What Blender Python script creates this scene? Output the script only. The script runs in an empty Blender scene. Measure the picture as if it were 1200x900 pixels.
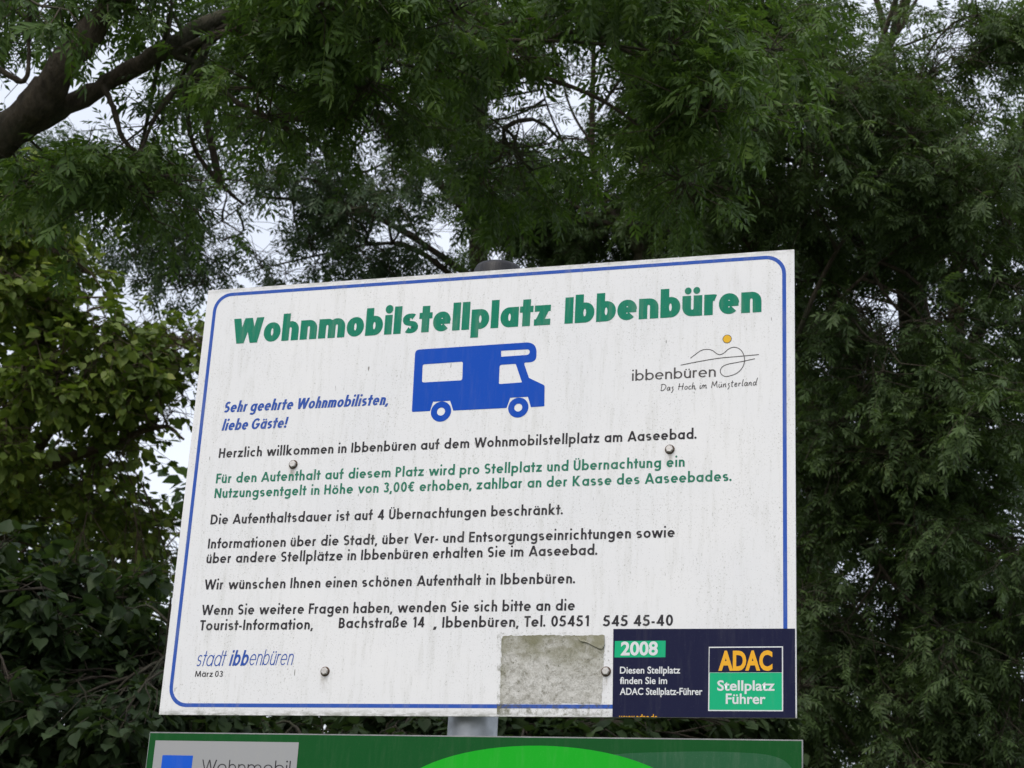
import bpy, math, random
import numpy as np
from mathutils import Matrix, Vector

C = bpy.context.scene.collection
R = math.radians
rng = np.random.default_rng(7)

# ------------------------------------------------------------------ camera
# The board hangs in the plane y = 0; x runs along it, z is up. Pixels below are those of the 1200 x 900 photograph.
F = 2027.88
BW, BH = 1.25, 0.905
CAM_R = None


def homog(src, dst):
    A = []
    for (x, y), (u, v) in zip(src, dst):
        A.append([x, y, 1, 0, 0, 0, -u * x, -u * y, -u])
        A.append([0, 0, 0, x, y, 1, -v * x, -v * y, -v])
    return np.linalg.svd(np.array(A, float))[2][-1].reshape(3, 3)


_px = [(245, 341), (931, 293), (934, 842), (187, 838)]
HB = homog([(0, BH), (BW, BH), (BW, 0), (0, 0)], _px)
HBI = np.linalg.inv(HB)
_Hc = homog([(0, BH), (BW, BH), (BW, 0), (0, 0)], [(a - 600, b - 450) for a, b in _px])
_K = np.diag([1 / F, -1 / F, -1])
_r1, _r2, _t = _K @ _Hc[:, 0], _K @ _Hc[:, 1], _K @ _Hc[:, 2]
_s = 1 / np.linalg.norm(_r1)
if _t[2] > 0:
    _s = -_s
_r1, _r2, _t = _r1 * _s, _r2 * _s, _t * _s
_r1 /= np.linalg.norm(_r1)
_r2 -= _r1 * (_r1 @ _r2)
_r2 /= np.linalg.norm(_r2)
RW = np.array([_r1, np.cross(_r2, _r1), _r2])          # camera axes -> world
_C0 = np.array([-BW / 2, 0, 0]) - RW @ _t
ZB = 1.60 - _C0[2]                                      # height of the board's lower edge
CAM = _C0 + np.array([0, 0, ZB])


def ray(px, py):
    return RW @ np.array([(px - 600) / F, -(py - 450) / F, -1.0])


def at(px, py, d):
    """the world point seen at a pixel, d metres ahead of the camera"""
    return CAM + ray(px, py) * d


def proj(P):
    q = (np.asarray(P) - CAM) @ RW
    d = -q[..., 2]
    dd = np.where(d > 0.05, d, 0.05)
    return 600 + q[..., 0] / dd * F, 450 - q[..., 1] / dd * F, d


def uv(px, py):
    q = HBI @ np.array([px, py, 1.0])
    return q[0] / q[2], q[1] / q[2]


scene = bpy.context.scene
cd = bpy.data.cameras.new("camera")
cam = bpy.data.objects.new("camera", cd)
C.objects.link(cam)
M = Matrix([list(RW[0]) + [CAM[0]], list(RW[1]) + [CAM[1]], list(RW[2]) + [CAM[2]], [0, 0, 0, 1]])
cam.matrix_world = M
cd.sensor_fit = 'HORIZONTAL'
cd.sensor_width = 36
cd.lens = F / 1200 * 36
cd.clip_start, cd.clip_end = 0.05, 3000
cd.dof.use_dof = True
cd.dof.focus_distance = 3.25
cd.dof.aperture_fstop = 17
scene.camera = cam

# ------------------------------------------------------------------ sky, sun, exposure
SUN_EL, SUN_AZ = R(52), R(200)      # behind and above the camera, a little to its left; azimuth from +Y clockwise
w = bpy.data.worlds.new("World")
scene.world = w
w.use_nodes = True
nt = w.node_tree
nt.nodes.clear()
sky = nt.nodes.new('ShaderNodeTexSky')
sky.sky_type = 'NISHITA'
sky.sun_disc = False
sky.sun_elevation = SUN_EL
sky.sun_rotation = SUN_AZ
sky.air_density, sky.dust_density, sky.ozone_density = 1.0, 6.0, 1.0
bgs = nt.nodes.new('ShaderNodeBackground')
bgs.inputs[1].default_value = 0.05
bgc = nt.nodes.new('ShaderNodeBackground')             # the closed cloud deck
tc = nt.nodes.new('ShaderNodeTexCoord')
cn = nt.nodes.new('ShaderNodeTexNoise')
cn.inputs['Scale'].default_value = 3.0
cn.inputs['Detail'].default_value = 5
cr = nt.nodes.new('ShaderNodeValToRGB')
cr.color_ramp.elements[0].position, cr.color_ramp.elements[0].color = 0.3, (0.64, 0.68, 0.77, 1)
cr.color_ramp.elements[1].position, cr.color_ramp.elements[1].color = 0.7, (0.82, 0.85, 0.92, 1)
bgc.inputs[1].default_value = 1.0
ad = nt.nodes.new('ShaderNodeAddShader')
wo = nt.nodes.new('ShaderNodeOutputWorld')
L = nt.links.new
L(sky.outputs[0], bgs.inputs[0])
L(tc.outputs['Generated'], cn.inputs['Vector'])
L(cn.outputs[0], cr.inputs[0])
L(cr.outputs[0], bgc.inputs[0])
L(bgs.outputs[0], ad.inputs[0])
L(bgc.outputs[0], ad.inputs[1])
L(ad.outputs[0], wo.inputs[0])

sd = bpy.data.lights.new("sun", 'SUN')
sd.energy = 0.9
sd.angle = R(25)
sd.color = (1.0, 0.965, 0.92)
sun = bpy.data.objects.new("sun", sd)
C.objects.link(sun)
_sv = Vector((math.sin(SUN_AZ) * math.cos(SUN_EL), math.cos(SUN_AZ) * math.cos(SUN_EL), math.sin(SUN_EL)))
sun.rotation_euler = _sv.to_track_quat('Z', 'Y').to_euler()
sun.location = (0, -8, 12)

scene.view_settings.view_transform = 'Standard'
scene.view_settings.look = 'None'
scene.view_settings.exposure = 0.13
scene.view_settings.gamma = 1.0
scene.cycles.max_bounces = 12
scene.cycles.diffuse_bounces = 8
scene.cycles.transmission_bounces = 8
scene.cycles.transparent_max_bounces = 8


# ------------------------------------------------------------------ helpers
def tag(o, label=None, cat=None, group=None, kind=None):
    for k, v in (('label', label), ('category', cat), ('group', group), ('kind', kind)):
        if v:
            o[k] = v
    return o


def mesh_np(name, V, T, mat=None, var=None, smooth=False):
    """mesh from an (n,3) vertex array and an (m,3 or 4) face array"""
    me = bpy.data.meshes.new(name)
    V = np.asarray(V, np.float32)
    T = np.asarray(T, np.int32)
    k = T.shape[1]
    me.vertices.add(len(V))
    me.vertices.foreach_set('co', V.ravel())
    me.loops.add(T.size)
    me.loops.foreach_set('vertex_index', T.ravel())
    me.polygons.add(len(T))
    me.polygons.foreach_set('loop_start', np.arange(0, T.size, k, dtype=np.int32))
    if smooth:
        me.polygons.foreach_set('use_smooth', np.ones(len(T), bool))
    me.update(calc_edges=True)
    if var is not None:
        a = me.attributes.new('var', 'FLOAT', 'POINT')
        a.data.foreach_set('value', np.asarray(var, np.float32))
    if mat:
        me.materials.append(mat)
    return me


def obj(name, me, parent=None, loc=(0, 0, 0)):
    o = bpy.data.objects.new(name, me)
    C.objects.link(o)
    o.location = loc
    if parent:
        o.parent = parent
    return o


def pydata(name, V, Fc, mat=None, smooth=False):
    me = bpy.data.meshes.new(name)
    me.from_pydata([tuple(v) for v in V], [], Fc)
    if smooth:
        me.shade_smooth()
    if mat:
        me.materials.append(mat)
    me.update()
    return me


def empty(name, loc):
    o = bpy.data.objects.new(name, None)
    C.objects.link(o)
    o.location = loc
    o.empty_display_size = 0.1
    return o


class N:
    """small node-graph helper"""
    def __init__(s, name):
        s.m = bpy.data.materials.new(name)
        s.m.use_nodes = True
        s.t = s.m.node_tree
        s.b = s.t.nodes['Principled BSDF']
        s.out = s.t.nodes['Material Output']

    def n(s, t, **kw):
        x = s.t.nodes.new(t)
        for k, v in kw.items():
            if k[0] == '_':
                setattr(x, k[1:], v)
            else:
                x.inputs[k].default_value = v
        return x

    def l(s, a, b):
        s.t.links.new(a, b)

    def coords(s, scale=(1, 1, 1), kind='Object'):
        c = s.n('ShaderNodeTexCoord')
        mp = s.n('ShaderNodeMapping')
        mp.inputs['Scale'].default_value = scale
        s.l(c.outputs[kind], mp.inputs[0])
        return mp.outputs[0]

    def noise(s, vec, scale, detail=4, rough=0.6):
        x = s.n('ShaderNodeTexNoise', Scale=scale, Detail=detail, Roughness=rough)
        s.l(vec, x.inputs['Vector'])
        return x.outputs[0]

    def ramp(s, f, stops):
        r = s.n('ShaderNodeValToRGB')
        e = r.color_ramp.elements
        while len(e) < len(stops):
            e.new(0.5)
        for q, (p, c) in zip(e, stops):
            q.position = p
            q.color = (c, c, c, 1) if isinstance(c, (int, float)) else (*c, 1)
        s.l(f, r.inputs[0])
        return r.outputs[0]

    def mix(s, f, a, b, blend='MIX'):
        x = s.n('ShaderNodeMixRGB', _blend_type=blend)
        for i, q in enumerate((f, a, b)):
            if isinstance(q, (int, float)):
                x.inputs[i].default_value = q if i == 0 else (q, q, q, 1)
            elif isinstance(q, tuple):
                x.inputs[i].default_value = (*q, 1)
            else:
                s.l(q, x.inputs[i])
        return x.outputs[0]

    def math(s, op, a, b=0.0, clamp=False):
        x = s.n('ShaderNodeMath', _operation=op, _use_clamp=clamp)
        for i, q in enumerate((a, b)):
            if isinstance(q, (int, float)):
                x.inputs[i].default_value = q
            else:
                s.l(q, x.inputs[i])
        return x.outputs[0]

    def bump(s, h, strength=0.3, dist=0.001):
        x = s.n('ShaderNodeBump', Strength=strength, Distance=dist)
        s.l(h, x.inputs['Height'])
        s.l(x.outputs[0], s.b.inputs['Normal'])


def srgb(r, g, b):
    f = lambda c: (c / 255 / 12.92) if c / 255 < 0.04045 else ((c / 255 + 0.055) / 1.055) ** 2.4
    return (f(r), f(g), f(b))


def ink(name, col, rough=0.5, wear=0.35, spec=0.12):
    """printed foil: colour with faint fading and specks of wear"""
    m = N(name)
    v = m.coords()
    n1 = m.noise(v, 9, 4)
    n2 = m.noise(v, 420, 3, 0.7)
    pale = tuple(min(1, c * 0.93 + 0.03) for c in col)
    c = m.mix(m.ramp(n1, [(0.35, 0.0), (0.7, wear)]), col, pale)
    c = m.mix(m.math('MULTIPLY', m.ramp(n2, [(0.62, 0.0), (0.72, 1.0)]), wear * 0.5), c, (0.55, 0.55, 0.53))
    if wear:
        runs = m.noise(m.coords((14, 14, 1.6)), 6, 5, 0.7)
        c = m.mix(m.math('MULTIPLY', m.ramp(runs, [(0.50, 0.0), (0.80, 0.6)]), wear), c, (0.40, 0.40, 0.36))
        c = m.mix(m.math('MULTIPLY', m.ramp(m.noise(v, 260, 3, 0.75), [(0.62, 0.0), (0.70, 1.0)]), wear * 0.8), c, (0.24, 0.24, 0.20))
    m.l(c, m.b.inputs['Base Color'])
    m.b.inputs['Roughness'].default_value = rough
    m.b.inputs['Specular IOR Level'].default_value = spec
    return m.m


# ------------------------------------------------------------------ geometric sans lettering drawn with strokes
def arc(cx, cy, rx, ry, a0, a1, n=None):
    n = n or max(3, int(abs(a1 - a0) / 14))
    t = np.radians(np.linspace(a0, a1, n + 1))
    return [(cx + rx * math.cos(a), cy + ry * math.sin(a)) for a in t]


def glyph(c, w, hc, X, asc=1.08, desc=-0.32, cap=1.0, bf=1.0, mono=False):
    """strokes of one character: ('s', points, closed, thickness factor) or ('p', polygon); returns (strokes, width)"""
    hx, hy = w / 2, w * hc / 2
    bw = max(X * 1.0, 2 * w + 0.08) * bf          # width of a round bowl
    nw = max(X * 0.82, 2 * w + 0.10) * bf         # width of an n
    S, P = [], []
    s = lambda pts, closed=False, k=1.0: S.append(('s', pts, closed, k))
    vline = lambda x, y0, y1: S.append(('p', [(x - hx, y0), (x + hx, y0), (x + hx, y1), (x - hx, y1)]))
    hline = lambda y, x0, x1, k=1.0: S.append(('p', [(x0, y - hy * k), (x1, y - hy * k), (x1, y + hy * k), (x0, y + hy * k)]))

    def diag(x0, y0, x1, y1, k=1.0):              # x = centre of each horizontally cut end
        L_ = math.hypot(x1 - x0, y1 - y0)
        h = min(hx * k * L_ / abs(y1 - y0), hx * 1.9)
        S.append(('p', [(x0 - h, y0), (x0 + h, y0), (x1 + h, y1), (x1 - h, y1)] if y1 > y0 else
                  [(x1 - h, y1), (x1 + h, y1), (x0 + h, y0), (x0 - h, y0)]))

    def bowl(x0=0.0, wd=None):
        wd = wd or bw
        s(arc(x0 + wd / 2, X / 2, wd / 2 - hx, X / 2 - hy, 0, 360, 26)[:-1], True)

    def dot(x, y, r=None):
        r = r or max(hx * 1.12, 0.062)
        S.append(('p', arc(x, y, r, r, 0, 345, 12)))

    if c in 'äöüÄÖÜ':
        base = {'ä': 'a', 'ö': 'o', 'ü': 'u', 'Ä': 'A', 'Ö': 'O', 'Ü': 'U'}[c]
        S, W_ = glyph(base, w, hc, X, asc, desc, cap, bf)
        r = max(hx * 0.80, 0.058)
        y = (X if c.islower() else cap) + r + 0.055
        dx = max(r * 1.25, 0.12)
        for sx in (-1, 1):
            S.append(('p', arc(W_ / 2 + sx * dx, y, r, r, 0, 345, 12)))
        return S, W_
    if c == 'o':
        bowl(); return S, bw
    if c == 'a':
        bowl(); vline(bw - hx, 0, X); return S, bw
    if c == 'b':
        bowl(); vline(hx, 0, asc); return S, bw
    if c == 'd':
        bowl(); vline(bw - hx, 0, asc); return S, bw
    if c == 'p':
        bowl(); vline(hx, desc, X); return S, bw
    if c == 'q':
        bowl(); vline(bw - hx, desc, X); return S, bw
    if c == 'g':
        bowl()
        r = bw / 2 - hx
        s([(bw - hx, X), (bw - hx, desc + r * 0.75 + hy)] + arc(bw / 2, desc + hy + r * 0.75, r, r * 0.75, 0, -150)[1:])
        return S, bw
    if c == 'c':
        s(arc(bw / 2, X / 2, bw / 2 - hx, X / 2 - hy, 52, 308, 18)); return S, bw * 0.86
    if c == 'e':
        s(arc(bw / 2, X / 2, bw / 2 - hx, X / 2 - hy, 0, 318, 22))
        hline(X / 2, hx * 0.6, bw - hx * 0.15, 0.85); return S, bw
    if c == 'f':
        x = hx + 0.13
        r = 0.17
        s([(x, 0), (x, asc - r - hy)] + arc(x + r, asc - r - hy, r, r, 180, 95)[1:])
        hline(X - hy, 0, x + hx + 0.14); return S, x + hx + 0.15
    if c in 'hnmru':
        r = nw / 2 - hx
        ry = min(r * 1.05, X * 0.55)
        if c == 'u':
            vline(nw - hx, 0, X)
            s([(hx, X), (hx, ry + hy)] + arc(nw / 2, ry + hy, r, ry, 180, 350)[1:])
            return S, nw
        vline(hx, 0, asc if c == 'h' else X)
        if c == 'r':
            s(arc(hx + r * 0.85, X - hy - ry, r * 0.85, ry, 172, 62)); return S, hx + r * 0.85 + r * 0.5 + hy * 0.5
        s(arc(nw / 2, X - hy - ry, r, ry, 170, 0) + [(nw - hx, 0)])
        if c == 'm':
            d = nw - w
            s([(p[0] + d, p[1]) for p in arc(nw / 2, X - hy - ry, r, ry, 170, 0)] + [(nw - hx + d, 0)])
            return S, nw + d
        return S, nw
    if c in 'ijl':
        if c == 'l':
            vline(hx, 0, asc)
        else:
            vline(hx, 0 if c == 'i' else desc, X)
            r_ = max(hx * 1.05, 0.07)
            dot(hx, max(asc - r_ * 0.9, X + r_ * 1.3), r_)
        return S, w
    if c == 'I':
        vline(hx, 0, cap); return S, w
    if c == 'k':
        vline(hx, 0, asc)
        diag(w * 0.9, X * 0.42, nw - hx * 0.6, X)
        diag(w * 0.9, X * 0.52, nw - hx * 0.1, 0); return S, nw + hx * 0.9
    if c == 's' or c == 'S':
        H_ = X if c == 's' else cap
        k = min(1.0, H_ / (4.3 * w * hc))
        hh = hy * k
        W_ = (0.62 * X + w * 0.55) * bf if c == 's' else (0.52 + w * 0.45) * bf
        rx = W_ / 2 - hx * 0.9
        ry = (H_ / 2 - hh) / 2
        top = arc(W_ / 2, H_ - hh - ry, rx, ry, 38, 262, 12)
        bot = arc(W_ / 2, hh + ry, rx, ry, 82, -142, 12)
        s(top + bot[1:], False, k); return S, W_
    if c == 't':
        x = hx + 0.12
        vline(x, 0, X + 0.26)
        hline(X - hy, 0, x + hx + 0.12); return S, x + hx + 0.12
    if c in 'vwy':
        W_ = (0.60 * X / 0.66 + w * 0.5) * bf
        if c == 'v':
            h = hx * 1.15
            diag(h, X, W_ / 2, 0); diag(W_ - h, X, W_ / 2, 0); return S, W_
        if c == 'y':
            h = hx * 1.15
            diag(h, X, W_ / 2, 0); diag(W_ - h, X, W_ * 0.28, desc); return S, W_
        W_ = (0.92 * X / 0.66 + w * 0.7) * bf
        h = hx * 1.1
        for a, b in ((h, 0.29), (None, 0.29), (None, 0.71), (W_ - h, 0.71)):
            diag(a if a is not None else W_ / 2, X, W_ * b, 0)
        return S, W_
    if c == 'z':
        W_ = (0.72 * X + w * 0.4) * bf
        hline(X - hy, 0.01, W_); hline(hy, 0, W_)
        diag(hx * 1.2, w * hc * 0.5, W_ - hx * 1.25, X - w * hc * 0.5); return S, W_
    if c == 'ß':
        r = 0.19
        s([(hx, 0), (hx, asc - r - hy)] + arc(hx + r, asc - r - hy, r, r, 180, -60)[1:] + arc(hx + r * 1.0, 0.29, 0.24, 0.29 - hy, 68, -105)[0:])
        return S, hx + 0.24 + hx + r
    if c == 'A':
        W_ = (0.80 + w * 0.5) * bf
        diag(hx, 0, W_ / 2, cap); diag(W_ - hx, 0, W_ / 2, cap)
        hline(0.27, W_ * 0.22, W_ * 0.78); return S, W_
    if c == 'V':
        W_ = (0.72 + w * 0.5) * bf
        diag(hx, cap, W_ / 2, 0); diag(W_ - hx, cap, W_ / 2, 0); return S, W_
    if c == 'W':
        W_ = (1.05 + w * 1.1) * bf
        h = hx * 1.05
        for a, b in ((h, 0.28), (W_ / 2, 0.28), (W_ / 2, 0.72), (W_ - h, 0.72)):
            diag(a, cap, W_ * b, 0)
        return S, W_
    if c == 'M':
        W_ = (0.86 + w * 0.9) * bf
        diag(hx, 0, hx * 1.2 + 0.06, cap); diag(W_ - hx, 0, W_ - hx * 1.2 - 0.06, cap)
        diag(hx * 1.2 + 0.06, cap, W_ / 2, 0.05); diag(W_ - hx * 1.2 - 0.06, cap, W_ / 2, 0.05); return S, W_
    if c in 'BDPRK':
        vline(hx, 0, cap)
        if c == 'D':
            W_ = (0.70 + w * 0.4) * bf
            s([(hx, cap - hy), (W_ * 0.38, cap - hy)] + arc(W_ * 0.38, 0.5 * cap, W_ * 0.62 - hx, 0.5 * cap - hy, 90, -90)[1:] + [(hx, hy)]); return S, W_
        if c == 'K':
            W_ = (0.56 + w * 0.7) * bf
            diag(w * 0.9, 0.42, W_ - hx * 1.2, cap); diag(w * 0.9, 0.54, W_ - hx * 0.6, 0); return S, W_ + hx
        W_ = (0.46 + w * 0.6) * bf
        r = 0.25
        s([(hx, cap - hy), (W_ - r - hx, cap - hy)] + arc(W_ - r - hx, cap - hy - (0.26 - hy * 0.5), r, 0.26 - hy * 0.5, 90, -90)[1:] + [(hx, cap - hy - 0.52 + hy)])
        if c == 'B':
            s([(hx, hy), (W_ - r - hx + 0.04, hy)] + arc(W_ - r - hx + 0.04, 0.26 + hy * .3, r, 0.26 - hy * .7, -90, 90)[1:] + [(hx, 0.52 - hy * .4)])
            W_ += 0.04
        return S, W_
    if c in 'EFLTHNU':
        W_ = {'E': 0.50, 'F': 0.47, 'L': 0.45, 'T': 0.52, 'H': 0.62, 'N': 0.66, 'U': 0.60}[c] * bf + w * 0.35
        if c == 'T':
            vline(W_ / 2, 0, cap); hline(cap - hy, 0, W_); return S, W_
        if c == 'U':
            r = W_ / 2 - hx
            s([(hx, cap), (hx, r + hy)] + arc(W_ / 2, r + hy, r, r, 180, 360)[1:] + [(W_ - hx, cap)]); return S, W_
        vline(hx, 0, cap)
        if c in 'EF':
            hline(cap - hy, hx, W_); hline(0.52 * cap, hx, W_ * 0.94)
        if c in 'EL':
            hline(hy, hx, W_)
        if c in 'HN':
            vline(W_ - hx, 0, cap)
        if c == 'H':
            hline(0.52 * cap, hx, W_ - hx)
        if c == 'N':
            diag(hx * 1.1, cap, W_ - hx * 1.1, 0)
        return S, W_
    if c in 'OCG':
        W_ = 0.95 * bf
        if c == 'O':
            s(arc(W_ / 2, cap / 2, W_ / 2 - hx, cap / 2 - hy, 0, 360, 28)[:-1], True); return S, W_
        s(arc(W_ / 2, cap / 2, W_ / 2 - hx, cap / 2 - hy, 45, 315 if c == 'C' else 352, 22))
        if c == 'G':
            hline(0.46 * cap, W_ * 0.52, W_)
            return S, W_
        return S, W_ * 0.9
    if c == '0':
        W_ = (0.56 + w * 0.3) * bf
        s(arc(W_ / 2, cap / 2, W_ / 2 - hx, cap / 2 - hy, 0, 360, 24)[:-1], True); return S, W_
    if c == '1':
        vline(0.2 + hx, 0, cap)
        diag(0.06 + hx * .6, cap * 0.76, 0.2 + hx * .8, cap, 0.9); return S, 0.2 + w
    if c == '3':
        W_ = (0.52 + w * 0.3) * bf
        s(arc(W_ / 2 - 0.02, cap - 0.25, W_ / 2 - hx - 0.02, 0.25 - hy, 160, -90) )
        s(arc(W_ / 2 - 0.01, 0.27, W_ / 2 - hx, 0.27 - hy, 90, -160)); return S, W_
    if c == '4':
        W_ = (0.60 + w * 0.3) * bf
        vline(W_ * 0.72, 0, cap); hline(0.27, 0.0, W_)
        diag(hx * 1.4, 0.27, W_ * 0.72, cap, 0.95); return S, W_
    if c == '5':
        W_ = (0.54 + w * 0.3) * bf
        hline(cap - hy, W_ * 0.2, W_ * 0.92)
        s([(W_ * 0.24, cap - w * hc), (W_ * 0.16, cap * 0.55)])
        s(arc(W_ * 0.42, 0.32, W_ * 0.58 - hx, 0.32 - hy, 128, -150)); return S, W_
    if c == '€':
        W_ = 0.66
        s(arc(W_ / 2 + 0.08, cap / 2, W_ / 2 - hx, cap / 2 - hy, 50, 310, 18))
        hline(0.59, -0.02, 0.5, 0.7); hline(0.41, -0.02, 0.46, 0.7); return S, W_
    if c == '.':
        dot(hx * 1.1, hx * 1.1, max(hx * 1.15, 0.07)); return S, hx * 2.3
    if c == ',':
        diag(hx * 0.8, -0.17, hx * 1.5, 0.12, 1.0); return S, hx * 2.4
    if c == '-':
        hline(0.33, 0, 0.28); return S, 0.28
    if c == '!':
        vline(hx, 0.32, cap); dot(hx, hx * 1.1, hx * 1.15); return S, w
    return S, 0.3


def stroke_mesh(pts, closed, w, hc, k):
    """outline a polyline with a pen that is w wide on verticals and w*hc on horizontals"""
    P_ = np.array(pts, float)
    n = len(P_)
    nx = np.roll(P_, -1, 0) - P_
    pv = P_ - np.roll(P_, 1, 0)
    nx /= np.linalg.norm(nx, axis=1)[:, None] + 1e-12
    pv /= np.linalg.norm(pv, axis=1)[:, None] + 1e-12
    if not closed:
        pv[0] = nx[0]
        nx[-1] = pv[-1]
    t = nx + pv
    t /= np.linalg.norm(t, axis=1)[:, None] + 1e-12
    nrm = np.stack([-t[:, 1], t[:, 0]], 1)
    cosb = np.clip((t * nx).sum(1), 0.5, 1)
    h = 0.5 * w * np.hypot(nrm[:, 0], nrm[:, 1] * hc * k) / cosb
    A, B = P_ + nrm * h[:, None], P_ - nrm * h[:, None]
    V = np.vstack([A, B])
    m = n if closed else n - 1
    Fc = [(i, i + n, (i + 1) % n + n, (i + 1) % n) for i in range(m)]
    return V, Fc


def layout(text, w, hc=1.0, X=0.66, gap=0.13, space=0.36, bf=1.0, asc=1.08, desc=-0.32, slant=0.0):
    """-> list of (points, faces, layer), total width, in cap heights"""
    out, x = [], 0.0
    rnd = set('oceOCGDbpdgqa0')
    for i, ch in enumerate(text):
        if ch == ' ':
            x += space
            continue
        S, W_ = glyph(ch, w, hc, X, asc, desc, 1.0, bf)
        nxt = text[i + 1] if i + 1 < len(text) else ' '
        for j, q in enumerate(S):
            if q[0] == 's':
                V, Fc = stroke_mesh(q[1], q[2], w, hc, q[3])
            else:
                V = np.array(q[1], float)
                Fc = [tuple(range(len(V)))]
            V = V + (x, 0)
            V[:, 0] += V[:, 1] * slant
            out.append((V, Fc, j))
        g = gap
        if ch in 'VWTvwyAFf' or nxt in 'VWTvwyA':
            g *= 0.55
        if ch in 'tfr' :
            g *= 0.6
        if nxt in 'tf,.':
            g *= 0.6
        if ch in 'oecbp' and nxt in 'oecdgqa':
            g *= 0.75
        x += W_ + (g if nxt != ' ' else 0.02)
    return out, x


def lettering(name, text, p0, p1, cap, mat, parent, y, **kw):
    """one line of stroke lettering fitted between two baseline pixels"""
    u0, v0 = uv(*p0)
    u1, v1 = uv(*p1)
    parts, W_ = layout(text, **kw)
    sx = (u1 - u0) / W_
    return strokes(name, parts, u0, (v0 + v1) / 2, sx, cap, mat, parent, y)


def strokes(name, parts, u, v, sx, sy, mat, parent, y):
    V, Fc, n = [], [], 0
    for P_, f, j in parts:
        V += [(u - BW / 2 + p[0] * sx, y - 5e-5 * j, v + p[1] * sy) for p in P_]
        Fc += [tuple(i + n for i in q) for q in f]
        n += len(P_)
    return obj(name, pydata(name, V, Fc, mat), parent)


def typeset(name, text, p0, p1, cap, mat, parent, y, bold=0.0, slant=0.0, clip=None):
    """a line in Blender's own built-in sans, fitted between two baseline pixels"""
    cu = bpy.data.curves.new('lettering', 'FONT')
    cu.body = text
    cu.offset = bold
    cu.resolution_u = 4
    cu.shear = slant
    o = bpy.data.objects.new('lettering', cu)
    C.objects.link(o)
    bpy.context.view_layer.update()
    me = bpy.data.meshes.new_from_object(o.evaluated_get(bpy.context.evaluated_depsgraph_get()))
    bpy.data.objects.remove(o)
    V = np.zeros(len(me.vertices) * 3)
    me.vertices.foreach_get('co', V)
    V = V.reshape(-1, 3)
    u0, v0 = uv(*p0)
    u1, v1 = uv(*p1)
    x0, x1 = V[:, 0].min(), V[:, 0].max()
    s = (u1 - u0) / (x1 - x0)
    v = (v0 + v1) / 2
    W_ = np.stack([u0 - BW / 2 + (V[:, 0] - x0) * s, np.full(len(V), y), v + V[:, 1] * cap / 0.729], 1)
    me.vertices.foreach_set('co', W_.ravel())
    me.materials.clear()
    me.materials.append(mat)
    me.name = name
    if clip is not None:
        import bmesh
        bm = bmesh.new()
        bm.from_mesh(me)
        bmesh.ops.bisect_plane(bm, geom=bm.verts[:] + bm.edges[:] + bm.faces[:], plane_co=(0, 0, clip), plane_no=(0, 0, -1), clear_outer=True)
        bm.to_mesh(me)
        bm.free()
    me.update()
    return obj(name, me, parent)


def flat(name, loops, mat, parent, y, holes=()):
    """a flat printed shape with holes, in board coordinates (u, v)"""
    import mathutils.geometry as mg
    polys = [[Vector((a, b, 0)) for a, b in q] for q in [loops] + list(holes)]
    tris = mg.tessellate_polygon(polys)
    pts = [p for q in polys for p in q]
    V = [(p.x - BW / 2, y, p.y) for p in pts]
    Fc = []
    for t in tris:
        a, b, c = (pts[i] for i in t)
        z = (b.x - a.x) * (c.y - a.y) - (b.y - a.y) * (c.x - a.x)
        if abs(z) < 1e-14:
            continue
        Fc.append(tuple(t) if z > 0 else tuple(reversed(t)))
    return obj(name, pydata(name, V, Fc, mat), parent)


def round_poly(pts, r, n=5):
    """round each corner of a polygon; r may be one radius or one per corner"""
    out = []
    m = len(pts)
    for i in range(m):
        p = Vector(pts[i]); a = Vector(pts[i - 1]); b = Vector(pts[(i + 1) % m])
        rr = r[i] if isinstance(r, (list, tuple)) else r
        if rr <= 0:
            out.append(tuple(p)); continue
        da, db = (a - p), (b - p)
        la, lb = da.length, db.length
        da /= la; db /= lb
        ang = da.angle(db)
        d = min(rr / math.tan(ang / 2), la * 0.49, lb * 0.49)
        p0, p1 = p + da * d, p + db * d
        for k in range(n + 1):
            t = k / n
            out.append(tuple((1 - t) ** 2 * p0 + 2 * t * (1 - t) * (p * 0.86 + (p0 + p1) * 0.07) + t * t * p1))
    return out


def box_me(name, x0, x1, y0, y1, z0, z1, mat, bevel=0.0):
    import bmesh
    bm = bmesh.new()
    bmesh.ops.create_cube(bm, size=1)
    for v in bm.verts:
        v.co = ((x0 + x1) / 2 + v.co.x * (x1 - x0), (y0 + y1) / 2 + v.co.y * (y1 - y0), (z0 + z1) / 2 + v.co.z * (z1 - z0))
    if bevel:
        bmesh.ops.bevel(bm, geom=bm.edges[:], offset=bevel, segments=2, affect='EDGES', profile=0.5)
    me = bpy.data.meshes.new(name)
    bm.to_mesh(me)
    bm.free()
    if mat:
        me.materials.append(mat)
    return me


def lathe(name, prof, n, mat, smooth=True):
    """profile of (r, z) revolved about z"""
    V, Fc = [], []
    for r, z in prof:
        for i in range(n):
            a = 2 * math.pi * i / n
            V.append((r * math.cos(a), r * math.sin(a), z))
    for k in range(len(prof) - 1):
        for i in range(n):
            j = (i + 1) % n
            Fc.append((k * n + i, k * n + j, (k + 1) * n + j, (k + 1) * n + i))
    return pydata(name, V, Fc, mat, smooth)


# ------------------------------------------------------------------ ground
def m_ground():
    m = N('grass_and_earth')
    v = m.coords()
    a = m.noise(v, 0.6, 5)
    b = m.noise(v, 14, 5)
    c = m.mix(m.ramp(a, [(0.4, 0.0), (0.62, 1.0)]), (0.045, 0.07, 0.022), (0.085, 0.07, 0.045))
    c = m.mix(m.ramp(b, [(0.35, 0.5), (0.7, 0.0)]), c, (0.03, 0.04, 0.015))
    m.l(c, m.b.inputs['Base Color'])
    m.b.inputs['Roughness'].default_value = 0.95
    m.bump(b, 0.6, 0.03)
    return m.m


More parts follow.
